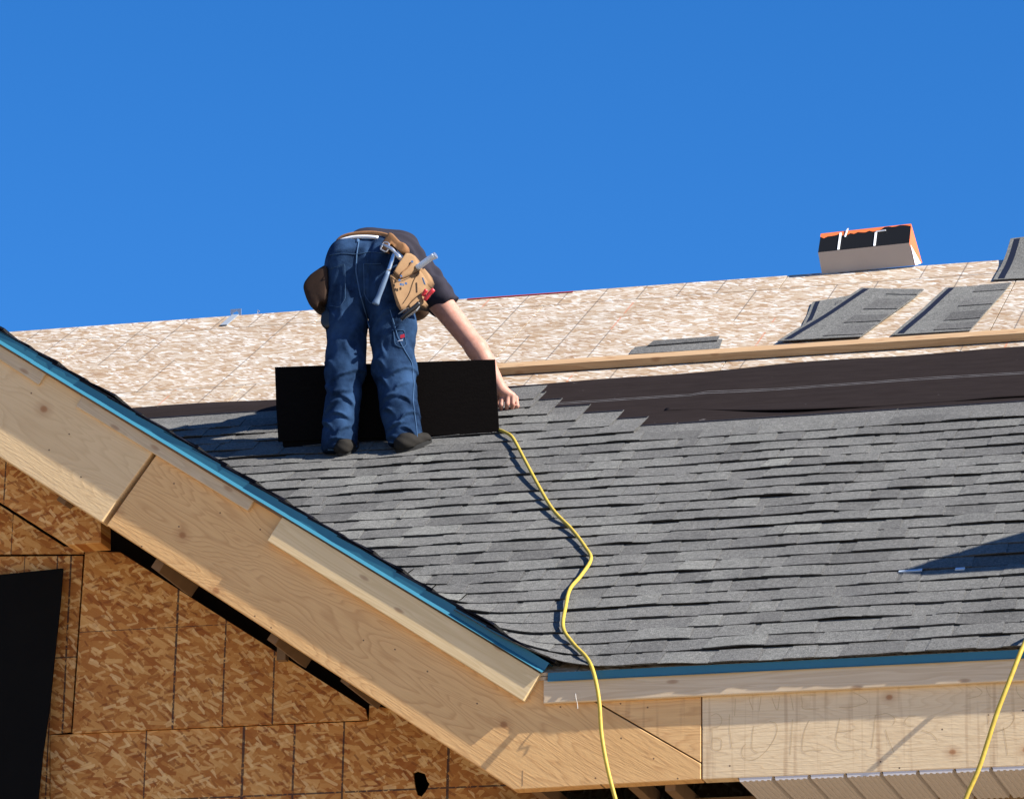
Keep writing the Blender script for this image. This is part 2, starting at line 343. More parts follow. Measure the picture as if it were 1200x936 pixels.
def shingle(course, x0, x1, top=.315, parent=None, seed=0, end_lift=0):
    r = random.Random(seed); s0 = course*EXPO-(FR if course == 0 else 0); full = .315
    V, Fc, A = [], [], []
    ph = r.random()*50
    def lift(x):
        l = .0095+.0080*max(0, mnoise.noise(Vector((x*2.3, course*3.7, 1.3)))*1.5+.25)+.0035*mnoise.noise(Vector((x*9, course*5.1, 4)))
        if end_lift: l += end_lift*max(0, 1-abs(x-x0)/.25)
        return max(.004, l)
    def H(x, q): # q: distance up from the butt
        return lift(x)*(1-q/full)**1.3+.0028
    def grid(xa, xb, q0, q1, add, th, tone, sl0=0, sl1=0, nq=2):
        n = max(1, int(round((xb-xa)/.05))); base = len(V); rowsn = nq+1
        for i in range(n+1):
            t = i/n
            for j in range(rowsn):
                q = q0+(q1-q0)*j/nq; x = xa+(xb-xa)*t+(sl0*(1-t)+sl1*t)*(j/nq)
                wob = .0022*mnoise.noise(Vector((x*14, course*9.3, add*900))) if j == 0 else 0
                V.append(surf(x, s0+q+wob, H(x, q)+add))
            x = xa+(xb-xa)*t; wob = .0022*mnoise.noise(Vector((x*14, course*9.3, add*900)))
            V.append(surf(x, s0+q0+wob+.001, H(x, q0)+add-th))
        m = rowsn+1
        for i in range(n):
            a = base+i*m; c = a+m
            for j in range(nq): Fc.append([a+j, c+j, c+j+1, a+j+1]); A.append(tone)
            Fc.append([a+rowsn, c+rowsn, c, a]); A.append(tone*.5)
        for i, sgn in ((0, 1), (n, -1)):             # side cheeks
            a = base+i*m; t = i/n; xx = xa+(xb-xa)*t+(sl0*(1-t)+sl1*t)
            V.append(surf(xx, s0+q1, H(xx, q1)+add-th)); e = len(V)-1
            fc = [a+rowsn, a]+[a+j for j in range(1, rowsn)]+[e]
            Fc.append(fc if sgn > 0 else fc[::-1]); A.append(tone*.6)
    tb = .5+r.uniform(-.07, .07)
    grid(x0+.001, x1-.001, .0, top, .0, .0030, tb*.92, nq=3)
    if course >= 21: grid(x0+.002, x1-.002, top-.030, top-.010, .0024, .0003, 0, nq=1)
    x = x0
    up = r.random() < .5
    while x < x1-.001:
        wd = r.choice([.09, .12, .15, .19, .24]); xe = min(x+wd, x1)
        if x1-xe < .05: xe = x1
        tone = min(1, max(.2, r.gauss(.52, .075)))
        if r.random() < .07: tone = r.uniform(.66, .85)
        if r.random() < .08: tone = r.uniform(.34, .42)
        if up: grid(x+.0015, xe-.0015, -.0005, min(.155, top), .0034, .0036, tone, .012 if x > x0 else 0, -.012 if xe < x1 else 0)
        else: grid(x, xe, .001, min(.15, top), .0004, .0012, tone*.92)
        x = xe; up = not up or r.random() < .25
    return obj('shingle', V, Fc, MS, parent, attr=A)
# shingles reach the felt; the last courses stop in a stair, the man is laying the next one
RE = {23: -.352, 24: -.497, 25: -.685, 26: -.853, 27: -.965}
sid = 0
for c in range(28):
    xr = RE.get(c, 3.6); xl = max(-(c*EXPO*CT)-.35, -3.4) if c < 24 else -3.4
    start = -.352-.165*(c-23) + 5.0                   # joints shift by 0.165 m per course
    x = start
    while x > xr+.0: x -= 1.0
    xs = []; x1 = xr
    if c in RE: edge = xr
    else:
        edge = xr; xs.append((max(x, xl), xr)); edge = x
    while edge > xl+.05:
        a = max(edge-1.0, xl); xs.append((a, edge)); edge = a
    for (a, b_) in xs:
        if b_-a < .08: continue
        sid += 1; shingle(c, a, b_, parent=roof, seed=sid*13+c)
# shingle field out of frame, left and right of the pieces laid one by one
for (a, b_, lo, hi) in ((3.62, XR, 0, 23),):
    V, Fc, A = [], [], []
    for c in range(lo, hi):
        n = 30
        for i in range(n):
            xa, xb = a+(b_-a)*i/n, a+(b_-a)*(i+1)/n; o = len(V); s0 = c*EXPO
            V += [M(xa, s0, .012), M(xb, s0, .012), M(xb, s0+.15, .005), M(xa, s0+.15, .005), M(xa, s0, .003), M(xb, s0, .003)]
            Fc += [[o, o+1, o+2, o+3], [o+4, o+5, o+1, o]]; tn = random.uniform(.2, .7); A += [tn, tn]
    obj('shingle_field', V, Fc, MS, roof, kind='stuff', attr=A)

# ---- gable roof
GZ = -T*GX                                # ridge of the gable
gv = [(0.0, -.045, -.035), (GX, -.045, GZ-.035), (GX, GZ/T+.0, GZ-.035), (0.0, .0, -.035)]
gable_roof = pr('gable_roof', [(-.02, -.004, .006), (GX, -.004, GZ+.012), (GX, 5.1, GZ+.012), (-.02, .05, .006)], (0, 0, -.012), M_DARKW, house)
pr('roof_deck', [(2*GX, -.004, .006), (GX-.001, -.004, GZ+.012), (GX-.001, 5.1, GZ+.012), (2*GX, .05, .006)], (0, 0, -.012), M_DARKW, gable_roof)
NG = np.array([ST, 0, CT]); DG = np.array([-CT, 0, ST])   # normal and upslope of the gable's right side
def G(s, y, h=0): return DG*s+np.array([0, y, 0])+NG*(h+GO)
cidx = 0
s = -.02
while s < 5.8:                                        # gable courses, seen edge-on along the rake
    V, Fc, A = [], [], []; n = 8; r = random.Random(cidx); lf = r.uniform(.013, .026); yo = -.0065-r.uniform(0, .003)
    yend = min(5, s*CT*1.0+.12)
    ys = [yo, yo+.03, yo+.12, yo+.25]+[yo+.25+(max(yend, .5)-.25)*j/4 for j in range(1, 5)]
    for j, y in enumerate(ys):
        for q, hh in ((0, lf), (.075, lf*.75), (.155, lf*.45), (.31, .004)):
            V.append(G(s+q, y+(.004*math.sin(q*31+cidx) if j == 0 else 0), hh+.003)); 
        V.append(G(s+.002, y, lf-.006)); V.append(G(s+.31, y, .0))
    m = 6
    for j in range(len(ys)-1):
        a = j*m; c = a+m
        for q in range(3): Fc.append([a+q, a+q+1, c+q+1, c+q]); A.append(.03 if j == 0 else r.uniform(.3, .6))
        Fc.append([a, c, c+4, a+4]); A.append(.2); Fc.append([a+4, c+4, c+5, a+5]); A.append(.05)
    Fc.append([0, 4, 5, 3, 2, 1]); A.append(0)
    obj('shingle', V, Fc, MS, gable_roof, attr=A); cidx += 1; s += EXPO
# ---- drip edges (folded metal: roof flange, face, kicked-out lip)
def drip_profile(face, lip): return [(.09, .0), (0, 0), (0, -face), (-lip, -face-lip*1.0), (-lip-.001, -face-lip*1.0+.0015), (-.0015, -face+.001), (-.0015, .0015), (.09, .0015)]
def drip(name, a, b_, updir, inn, face, lip, parent):
    prof = drip_profile(face, lip); poly = [np.asarray(a)+np.asarray(inn)*p+np.asarray(updir)*q for p, q in prof]
    return pr(name, poly, np.asarray(b_)-np.asarray(a), M_DRIP, parent)
IN = (0, 1, 0)
# rake: two lengths lapped at (35,425)
Yd = -.005
def RK(px, py, Y=Yd):
    p = atY(px, py, Y); x = p[0]; return x
for x0, x1, o_ in ((-.0, RK(36, 430), 0), (RK(38, 432)-.002, GX, .0012)):
    a, b_ = G(-x0/CT, Yd-o_, .004+o_), G(-x1/CT, Yd-o_, .004+o_)
    drip('rake_drip_edge', a, b_, NG, IN, .031, .014, house)
drip('rake_drip_edge', (2*GX, Yd, GO), (GX, Yd, GZ+GO), (-ST, 0, CT), IN, .031, .014, house)
drip('eave_drip_edge', (.018, -.005, -.004), (XR, -.005, -.004), (0, 0, 1), IN, .029, .004, house)
# ---- fascia plywood and trim lumber
Yf = .021
def fpoly(pts, Y=Yf): return [atY(x, y, Y) for x, y in pts]
pr('fascia_panel', fpoly([(-420, 130), (191, 513), (119, 611.5), (-420, 266)], Yf-.006), (0, .075, 0), M_PLY1, house, bevel=.004)
pr('fascia_panel', fpoly([(195, 516), (640, 793), (655, 798), (821.3, 894), (821.3, 912.6), (602, 924.6), (125, 615)]), (0, .065, 0), M_PLY2, house, bevel=.003)
pr('fascia_panel', fpoly([(657, 797), (821.3, 792), (821.3, 892.5)]), (0, .065, 0), M_PLY2B, house, bevel=.002)
a = atY(822.6, 795, Yf); zb = atY(822.6, 912.6, Yf)[2]
fp3 = pr('fascia_panel', [(a[0], Yf+.001, -.03), (3.05, Yf+.001, -.03), (3.05, Yf+.001, zb), (a[0]+.003, Yf+.001, zb)], (0, .065, 0), M_PLY3, house, bevel=.003)
pr('fascia_panel', [(3.055, Yf, -.03), (XR, Yf, -.03), (XR, Yf, zb), (3.055, Yf, zb)], (0, .065, 0), M_PLY3, house, bevel=.003)
bx('fascia_band', (.0, 0, -.117), (3.4, Yf-.001, -.028), M_BAND, house, bevel=.004)
bx('fascia_band', (3.402, 0, -.117), (XR, Yf-.001, -.028), M_BAND, house, bevel=.004)
def rake_trim(px0, py0, px1, py1, Yfront, depth, mat, wtop, lim0=None):
    # lower edge runs between two picture points on plane Yfront; the top tucks under the drip edge
    a, b_ = atY(px0, py0, Yfront), atY(px1, py1, Yfront)
    ha, hb = a@NG, b_@NG; 
    return pr('rake_trim_board', [a, b_, b_+NG*(wtop-hb), a+NG*(wtop-ha)], (0, depth, 0), mat, house, bevel=.003)
rake_trim(-420, 145, 45, 451, .0015, .0185, M_TRIM, .02)
rake_trim(89, 476, 290, 598, .0025, .0175, M_TRIM, .02)
rake_trim(313, 633, 613, 821, -.0095, .0295, M_TRIM2, -.009)
# blue cut end of the lower trim board
# pencil writing on the light plywood
wr = [[(240, 90), (390, 80), (412, 130), (435, 190)], [(310, 80), (309, 150), (305, 230)], [(495, 70), (486, 130), (478, 195)], [(560, 70), (580, 140), (605, 190), (617, 130), (625, 65)],
      [(690, 60), (706, 120), (718, 190)], [(765, 55), (780, 130), (790, 180), (900, 180)], [(785, 85), (830, 83), (880, 88)],
      [(1060, 40), (1120, 58), (1200, 95), (1240, 130), (1200, 150), (1110, 172), (1040, 170)],
      [(712, 255), (706, 380), (695, 505)], [(830, 260), (800, 330), (785, 400), (785, 475), (850, 470), (920, 470)], [(1045, 245), (1030, 330), (1018, 400), (1050, 470), (1190, 465)], [(1030, 340), (1080, 338), (1145, 325)],
      [(440, 300), (430, 380), (430, 460), (470, 490)], [(550, 270), (590, 280), (605, 320), (590, 380), (540, 460), (470, 525), (400, 540), (360, 510), (360, 460), (385, 425)],
      [(145, 310), (150, 400), (150, 460), (200, 470), (215, 430), (205, 390), (150, 385)], [(150, 310), (200, 300), (215, 250), (180, 215), (140, 230)], [(270, 220), (268, 300), (285, 450)]]
wr2 = [[(155, 285), (145, 400), (130, 515)], [(150, 290), (200, 278), (240, 275), (285, 300), (292, 330), (275, 355)], [(225, 385), (250, 460), (285, 548)],
       [(440, 290), (390, 295), (362, 330), (380, 358), (425, 360)], [(480, 390), (540, 410), (575, 440), (592, 470)], [(945, 280), (950, 320), (948, 350)], [(1055, 370), (1072, 470), (1085, 560)],
       [(1105, 260), (1130, 280), (1133, 310), (1100, 360), (1040, 390), (980, 405)], [(740, 65), (830, 72), (890, 105), (905, 128), (870, 155), (800, 170)], [(935, 60), (940, 110), (965, 155), (1010, 160)], [(1145, 80), (1150, 120), (1180, 160), (1220, 180)]]
parts = []
for st, (ox, oy) in [(q, (810, 800)) for q in wr]+[(q, (1000, 790)) for q in wr2]:
    P = smoothpath([atY(ox+x/6, oy+y/6, Yf+.001) for x, y in st], 5)
    P = [p for p in P if p[2] < -.121] or None
    if P and len(P) > 2: parts.append(ribbon(P, .0020, (0, -1, 0)))
M_PEN = flat('pencil_line', (.50, .36, .20), .8)
for v_, f_ in parts: obj('pencil_stroke', v_, f_, M_PEN, fp3)
# hanging strand under the band
obj('staple_strand', *tube(smoothpath([atY(674.5, 812, -.003), atY(675, 818, -.012), atY(676.5, 824, -.008), atY(677, 830, -.01)], 4), .0015, 6), flat('white_plastic_strand', (.45, .42, .38), .6), house)

# ---- front walls under the eaves (OSB)
Yw = .5
PXW = lambda pts, Y=Yw: [atY(x, y, Y) for x, y in pts]
def xat(x, y): return atY(x, y, Yw)[0]
def zat(x, y): return atY(x, y, Yw)[2]
# in the wall materials the texture plane is (X, Z)
W3L = [(xat(207, 770), .0045, None, None), (xat(264, 790), .0035, None, None), (xat(322, 800), .0035, None, None)]
M_W3 = osb('wall_osb_a', -math.pi/2, WALL_R, W3L, 3, [(zat(160, 738), .0015)], 1.1)
W4L = [(xat(170, 895), .003, None, None), (xat(284.5, 895), .0055, None, None), (xat(344, 895), .0045, None, None), (xat(402, 895), .004, None, None), (xat(525, 900), .0055, None, None)]
M_W4 = osb('wall_osb_b', -math.pi/2, WALL_R, W4L, 8, [(zat(370, 929), .0035)], 1.1)
M_W2 = osb('wall_osb_c', -math.pi/2, WALL_R, [(xat(79, 740), .004, None, None), (xat(29, 660), .002, None, None), (xat(56, 880), .003, None, None)], 12, [(zat(75, 770), .003)], 1.1)
M_W1 = osb('wall_osb_d', -math.pi/2, WALL_R, [(xat(15, 620), .002, None, None)], 17, None, 1.1)
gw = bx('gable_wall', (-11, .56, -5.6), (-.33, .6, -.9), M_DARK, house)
pr('osb_panel', PXW([(84.8, 858.5), (99.8, 645.5), (141, 647), (428, 830), (430.5, 842.5)], Yw-.014), (0, .012, 0), M_W3, gw)
pr('osb_panel', PXW([(-700, 650), (-330, 650), (-330, 655), (97.5, 651), (83, 857), (58, 860), (58, 1500), (-700, 1500)]), (0, .012, 0), M_W2, gw)
hole = [(484, 905), (489, 903), (498, 906), (501, 915), (503.5, 918), (499, 927), (494, 933), (489, 931), (486, 920)]
# lower wall sheet built round the hole
top = [(59, 861), (172, 856), (300, 850.5), (432, 844.5), (433, 832), (470, 836), (660, 940)]
V = [atY(x, y, Yw) for x, y in [(59, 861), (432, 844.5), (433, 826), (470, 832), (700, 975), (700, 1010), (59, 1010)]]
w4 = pr('osb_panel', [V[0], V[1], V[2], V[3], V[4], V[5], V[6]], (0, .012, 0), M_W4, gw)
hc = np.mean([atY(x, y, Yw) for x, y in hole], axis=0); hp = [atY(x, y, Yw) for x, y in hole]
cut = pr('cutter', [p-np.array([0, .05, 0]) for p in hp], (0, .2, 0), M_DARK); 
bm_ = w4.modifiers.new('hole', 'BOOLEAN'); bm_.operation = 'DIFFERENCE'; bm_.object = cut; bm_.solver = 'EXACT'
dg = bpy.context.evaluated_depsgraph_get(); me2 = bpy.data.meshes.new_from_object(w4.evaluated_get(dg)); w4.modifiers.clear(); w4.data = me2; bpy.data.objects.remove(cut)
pr('osb_panel', PXW([(-700, 1013), (58.5, 1013), (700, 1013), (700, 2600), (-700, 2600)]), (0, .012, 0), M_W4, gw)
pr('osb_panel', PXW([(-700, 200), (0, 592), (75, 640), (98.5, 640.5), (98, 648.5), (-700, 651.5)], Yw-.003), (0, .012, 0), M_W1, gw)
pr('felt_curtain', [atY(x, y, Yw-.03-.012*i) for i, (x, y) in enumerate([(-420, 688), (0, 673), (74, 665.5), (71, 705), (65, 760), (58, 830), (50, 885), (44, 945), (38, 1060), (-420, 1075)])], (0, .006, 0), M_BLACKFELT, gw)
# boxed OSB return under the upper fascia panel
M_BOX = osb('wall_osb_e', -math.pi/2, WALL_R, [(xat(40, 600), .003, None, None)], 23, None, 1.1)
bxo = pr('rake_soffit_box', [atY(x, y, .18) for x, y in [(-420, 200), (118, 596), (118.5, 636), (80, 638.5), (-420, 318)]], (0, .11, 0), M_BOX, house, bevel=.002)
# lookout blocks in the open rake
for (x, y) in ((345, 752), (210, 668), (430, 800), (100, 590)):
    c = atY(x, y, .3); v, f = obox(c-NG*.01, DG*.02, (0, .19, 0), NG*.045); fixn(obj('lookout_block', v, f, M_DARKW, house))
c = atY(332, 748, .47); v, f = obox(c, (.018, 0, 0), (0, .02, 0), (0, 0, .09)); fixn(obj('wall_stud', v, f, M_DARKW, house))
# near-black backing painted as attic shade behind the openings; side and rear walls
M_SIDING = flat('house_wrap_wall', (.30, .20, .11), .8, .2, 0, (3, (.22, .14, .07)))
pr('attic_shade_backing', [(-11, .9, -5), (.3, .9, -5), (-.4, .9, -.1), (GX, .9, GZ-.3), (2*GX, .9, -.1), (-11, .9, -.2)], (0, .02, 0), M_DARK, house)
bx('side_wall', (XL+.3, .5, -5.6), (XL+.35, 2*SR*CT-.4, -.1), M_SIDING, house)
bx('side_wall', (XR-.35, .5, -5.6), (XR-.3, 2*SR*CT-.4, -.1), M_SIDING, house)
bx('rear_wall', (XL+.3, 2*SR*CT-.4, -5.6), (XR-.3, 2*SR*CT-.35, -.1), M_SIDING, house)
bx('front_wall', (-.33, .52, -5.6), (XR-.35, .56, -.40), M_SIDING, house)
for xx in (XL+.32, XR-.33):
    pr('gable_end', [(xx, .5, -.1), (xx, 2*SR*CT-.4, -.1), (xx, SR*CT, SR*ST-.1)], (.03, 0, 0), M_SIDING, house)
# framing seen through the gap left of the soffit
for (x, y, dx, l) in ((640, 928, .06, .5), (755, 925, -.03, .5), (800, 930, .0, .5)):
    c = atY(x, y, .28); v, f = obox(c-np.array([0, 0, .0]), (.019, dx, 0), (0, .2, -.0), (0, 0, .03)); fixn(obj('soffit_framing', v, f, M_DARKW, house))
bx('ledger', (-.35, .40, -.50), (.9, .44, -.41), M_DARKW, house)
# vinyl soffit, one grooved panel after another
x0 = atY(868, 912, Yf+.06)[0]; zs = zb-.004
sof = bx('soffit', (x0+.002, Yf+.004, zs+.012), (XR-.4, .51, zs+.016), M_SOFF, house)
pw = .1335; k = 0
me0 = None
while x0+k*pw < XR-.5:
    if me0 is None:
        prof = [(.0, .004), (.006, .004), (.010, -.011)]
        for q in range(5):
            xq = .012+q*(pw-.024)/5; dx = (pw-.024)/5; prof += [(xq+.1*dx, -.011), (xq+.45*dx, -.011), (xq+.55*dx, -.0075), (xq+.9*dx, -.0075)]
        prof += [(pw-.008, -.011), (pw-.004, .0035), (pw-.001, .0038)]
        poly = [(x, Yf+.000, z) for x, z in prof]+[(pw-.001, Yf, .006), (.0, Yf, .006)]
        o = pr('soffit_panel', [(p[0], p[1], p[2]) for p in poly], (0, .455, 0), M_SOFF, sof); me0 = o.data; base_l = Vector(o.location)
    else:
        o = bpy.data.objects.new('soffit_panel', me0); C.objects.link(o); o.parent = sof
    o.location = Vector((x0+k*pw, .003, zs)); k += 1
# ---- toe board nailed across the sheathing
a, b_ = onM(500, 446.4, 0), onM(1200, 400, 0); d = (b_-a)/np.linalg.norm(b_-a); a = a-d*.05; b_ = b_+d*2.4
sd = np.cross(NM, d)
v, f = prism([a+NM*.003, b_+NM*.003, b_+NM*.003+sd*.089, a+NM*.003+sd*.089], NM*.038)
o = fixn(obj('toe_board', v, f, M_TOE, origin=a, bevel=.003)); tag(o, 'long pale wooden board lying across the roof above the black felt', 'board')
# ------------------------------------------------------------------ loose shingles, bundle, bracket on the sheathing
def loose(name, label, layers, group='loose shingles lying on the bare sheathing'):
    org = onM(*layers[0][0][0], .0); t = thing(name, label, 'shingle', org, group)
    return t, org
M_SEAL = flat('sealant_strip', (.008, .010, .020), .6, .15)
def slab(name, pts, h0, th, parent, warp=0, tone=.5, mat=None, edge_h=None):
    """a curled sheet: picture outline on the roof, each corner with a height of its own"""
    hs = edge_h or [h0]*len(pts)
    lo = [onM(x, y, h) for (x, y), h in zip(pts, hs)]; n = len(lo); c = np.mean(lo, axis=0)
    V = [p for p in lo]+[p+NM*th for p in lo]; Fc = [list(range(n))[::-1], list(range(n, 2*n))]+[[i, (i+1) % n, (i+1) % n+n, i+n] for i in range(n)]
    o = obj(name, V, Fc, mat or MS, parent, attr=[tone]*len(Fc)); return fixn(o)
def z7(x, y): return (880+x/3.344, 240+y/3.344)
def z6(x, y): return (560+x/3.53, 300+y/3.53)
def strip_shingle(name, label, A, B, Cc, D, h=.004, lift=(0, 0), tabs=3, under=False):
    """A-B: sealant edge from the low to the high end, D-C: tab edge. bilinear patch with teeth"""
    A, B, Cc, D = [onM(*p, 0) for p in (A, B, Cc, D)]
    t = thing(name, label, 'shingle', A, 'loose shingles lying on the bare sheathing')
    def S(u, v_, hh): 
        p = A*(1-u)*(1-v_)+B*u*(1-v_)+Cc*u*v_+D*(1-u)*v_; 
        return p+NM*(h+hh+lift[0]*(1-u)**3+lift[1]*u**3+.0015*math.sin(u*9+v_*4))
    def patch(nm, u0, u1, v0, v1, hh, th, mat, tone, par):
        nu = 14; nv = 4; V, Fc, At = [], [], []
        for lay in (0, 1):
            for i in range(nu+1):
                for j in range(nv+1): V.append(S(u0+(u1-u0)*i/nu, v0+(v1-v0)*j/nv, hh+(th if lay else 0)))
        L = (nu+1)*(nv+1)
        for i in range(nu):
            for j in range(nv):
                a = i*(nv+1)+j; b2 = a+nv+1; Fc += [[a, b2, b2+1, a+1][::-1], [a+L, b2+L, b2+1+L, a+1+L]]
        for i in range(nu):
            for j in (0, nv): a = i*(nv+1)+j; b2 = a+nv+1; Fc.append([a, b2, b2+L, a+L])
        for j in range(nv):
            for i in (0, nu): a = i*(nv+1)+j; Fc.append([a, a+1, a+1+L, a+L])
        return fixn(obj(nm, V, Fc, mat, par, attr=[tone]*len(Fc)))
    bs = patch('shingle_base', 0, 1, 0, 1, 0, .004, MS, .62, t)
    patch('sealant_strip', .02, .98, .06, .15, .0042, .0008, M_SEAL, .1, t)
    u = .04; r = random.Random(len(label))
    while u < .95:
        w_ = r.uniform(.12, .22); patch('tab', u, min(u+w_, .99), .52, 1.0, .0042, .004, MS, r.uniform(.3, .55), t); u += w_+r.uniform(.06, .14)
    return t
strip_shingle('loose_shingle', 'grey shingle lying askew on bare sheathing, overlapping another beneath it', z7(105, 546), z7(435, 343), z7(680, 350), z7(430, 527), h=.012, lift=(0, .008))
strip_shingle('loose_shingle', 'grey shingle peeking out on the left from under a longer slanted one', z7(200, 482), z7(243, 388), z7(440, 352), z7(395, 470), h=.002, lift=(0, .004))
strip_shingle('loose_shingle', 'grey shingle lying slanted by itself right of the overlapping pair', z7(550, 517), z7(765, 335), z7(1022, 316), z7(858, 497), h=.004, lift=(0, .006))
strip_shingle('loose_shingle', 'grey shingle draped over the ridge near the upper right corner', z7(950, 301), z7(1022, 178), (1262, 282), (1250, 326), h=.006, lift=(0, .05))
t4 = thing('loose_shingle', 'short flat grey shingle resting against the long wooden board', 'shingle', onM(*z6(628, 408), 0), 'loose shingles lying on the bare sheathing')
slab('shingle_base', [z6(628, 410), z6(650, 381), z6(700, 375), z6(860, 360), z6(1012, 347), z6(998, 388), z6(800, 400)], .004, .006, t4, tone=.5)
slab('top_layer', [z6(702, 374), z6(728, 353), z6(840, 346), z6(1000, 334), z6(990, 352), z6(850, 362)], .012, .005, t4, tone=.32)
# bundle wrapped in printed plastic, standing on the ridge
def z7b(x, y): return (940+x/4.615, 240+y/4.615)
Yb = SR*CT-.02
bf = [atY(*z7b(107, 374), Yb), atY(*z7b(608, 328), Yb), atY(*z7b(580, 206), Yb-.05), atY(*z7b(86, 258), Yb-.05)]
tf = [atY(*z7b(590, 104), Yb+.10), atY(*z7b(101, 158), Yb+.10)]
bk = [atY(*z7b(101, 158), Yb+.22)-np.array([0, 0, .13]), atY(*z7b(648, 312), Yb+.16)]
bun = thing('shingle_bundle', 'orange and black wrapped bundle with white ties standing on the roof ridge', 'bundle', bf[0])
M_CARD = flat('bundle_grey_board', (.42, .36, .31), .8, .2, 0, (5, (.36, .30, .26)))
M_BLK = flat('bundle_black_wrap', (.006, .006, .006), .6, .12)
M_OR = flat('bundle_orange_wrap', (.75, .17, .04), .45, .4, 0, (20, (.6, .12, .03)))
M_WH = flat('white_tie', (.75, .76, .78), .4, .4)
p0, p1, p2, p3 = bf; q2, q3 = tf
r1 = atY(*z7b(649, 314), Yb+.20); r0 = r1+(p0-p1)
V = [p0, p1, p2, p3, q2, q3, r1, r0]
obj('wrapper_front', [p0, p1, p2, p3, r0, r1], [(0, 1, 2, 3), (0, 4, 5, 1)], M_CARD, bun)
obj('wrapper_side', [p3, p2, q2, q3], [(0, 1, 2, 3)], M_BLK, bun)
obj('wrapper_top', [q3, q2, r1, r0, p1, p2, p0, p3], [(0, 1, 2, 3), (1, 5, 4, 2), (0, 3, 6, 7)], M_OR, bun)
nb = np.cross(p2-p3, q3-p3); nb /= np.linalg.norm(nb)
if nb@(CAM-p3) < 0: nb = -nb
def lerp(a, b_, t): return a*(1-t)+b_*t
# ragged orange print band along the top of the black side
top_pts = []
for i in range(25):
    t_ = i/24; dpt = .17+.04*math.sin(i*2.3)+(.08*max(0, math.sin(i*1.1)) if i < 8 else 0)
    if 17 <= i <= 23: dpt = .04+.03*math.sin(i*1.7)
    top_pts.append((t_, dpt))
Vv = []
for t_, dpt in top_pts: a = lerp(q3, q2, t_); c_ = lerp(p3, p2, t_); Vv += [a+nb*.0015, lerp(a, c_, dpt)+nb*.0015]
obj('printed_band', Vv, [(2*i, 2*i+1, 2*i+3, 2*i+2) for i in range(24)], M_OR, bun)
for (t_, s0, s1) in ((.225, .1, 1.0), (.62, .28, 1.0)):
    a = lerp(q3, q2, t_); c_ = lerp(p3, p2, t_); ex = (p2-p3)/np.linalg.norm(p2-p3)
    v, f = prism([lerp(a, c_, s0)+nb*.003-ex*.0055, lerp(a, c_, s0)+nb*.003+ex*.0055, lerp(a, c_, s1)+nb*.003+ex*.0055, lerp(a, c_, s1)+nb*.003-ex*.0055], nb*.002); fixn(obj('tie', v, f, M_WH, bun))
a = lerp(q3, q2, .30); obj('tie', *tube([a+nb*.004-(q3-p3)*.35-ex*.01, a+nb*.01+ex*.0, a+nb*.01+np.array([.004, 0, .006])], .005, 6, .5), M_WH, bun)
a = lerp(q3, q2, .62); obj('tie', *tube([lerp(a, lerp(p3, p2, .62), .25)+nb*.004, lerp(a, lerp(p3, p2, .62), .25)+nb*.006+ex*.05], .004, 6), M_WH, bun)
ne = (p1-p0)/np.linalg.norm(p1-p0)
obj('end_flap', [p1+ne*.004, lerp(p1, p2, .92)+ne*.004, lerp(p1, r1, .75)+ne*.004], [(0, 1, 2)], M_WH, bun)
# galvanised bracket on the ridge
M_GALV = flat('galvanised_steel', (.30, .33, .38), .35, .5, .6, (30, (.4, .43, .48)))
br = thing('roof_anchor', 'small galvanised metal anchor bracket on the ridge left of the worker', 'bracket', onM(268, 378, 0))
q = [onM(258, 381.5, .004), onM(266, 381, .004), onM(280, 369, .004), onM(272, 369.5, .004)]
v, f = prism(q, NM*.004); fixn(obj('strap', v, f, flat('bright_steel', (.26, .29, .33), .6, .3, .2), br))
pl = [(270, 372), (282.5, 371), (282.5, 361.5), (270, 362.5)]; hl = [(273, 371.7), (279.5, 371.2), (279.5, 366), (276.5, 364.2), (273, 366.3)]
pts = [atY(x, y, SR*CT+.01) for x, y in pl]; hpts = [atY(x, y, SR*CT+.01) for x, y in hl]
seq = [pts[0], hpts[0], hpts[4], hpts[3], hpts[2], hpts[1], pts[1], pts[2], pts[3]]
v, f = prism(seq, (0, .006, 0)); fixn(obj('plate', v, f, M_GALV, br))
o = obj('nail_tip', *tube([atY(302, 367, SR*CT), atY(302.3, 363.5, SR*CT), atY(304, 365, SR*CT)], .004, 6), M_GALV, origin=atY(302, 367, SR*CT)); tag(o, 'tiny bent metal scrap sticking up on the ridge right of the bracket', 'metal scrap')
# red chalked edge on the ridge
a, b_ = onM(548, 351.0, .0), onM(672, 342.2, .0); v, f = prism([a+NM*.001, b_+NM*.001, b_+NM*.001-M(0, .012), a+NM*.001-M(0, .012)], NM*.004)
o = fixn(obj('red_strip', v, f, flat('red_paint', (.30, .045, .035), .9, .05), origin=a)); tag(o, 'thin dark red strip along the bare ridge right of the worker', 'strip')
# two white scraps in the shadow patch
for i, (x, y, l) in enumerate(((1067, 668.5, .045), (1125, 666.5, .018))):
    p = onM(x, y, .012); v, f = obox(p, (l, 0, 0), (0, .012*CT, .012*ST), NM*.003)
    o = fixn(obj('paper_scrap', v, f, flat('blue_white_scrap', (.45, .52, .60), .5), origin=p))
    tag(o, ['larger white scrap at the tip of the shadow on the shingles', 'smaller white scrap inside the shadow right of the larger scrap'][i], 'scrap')
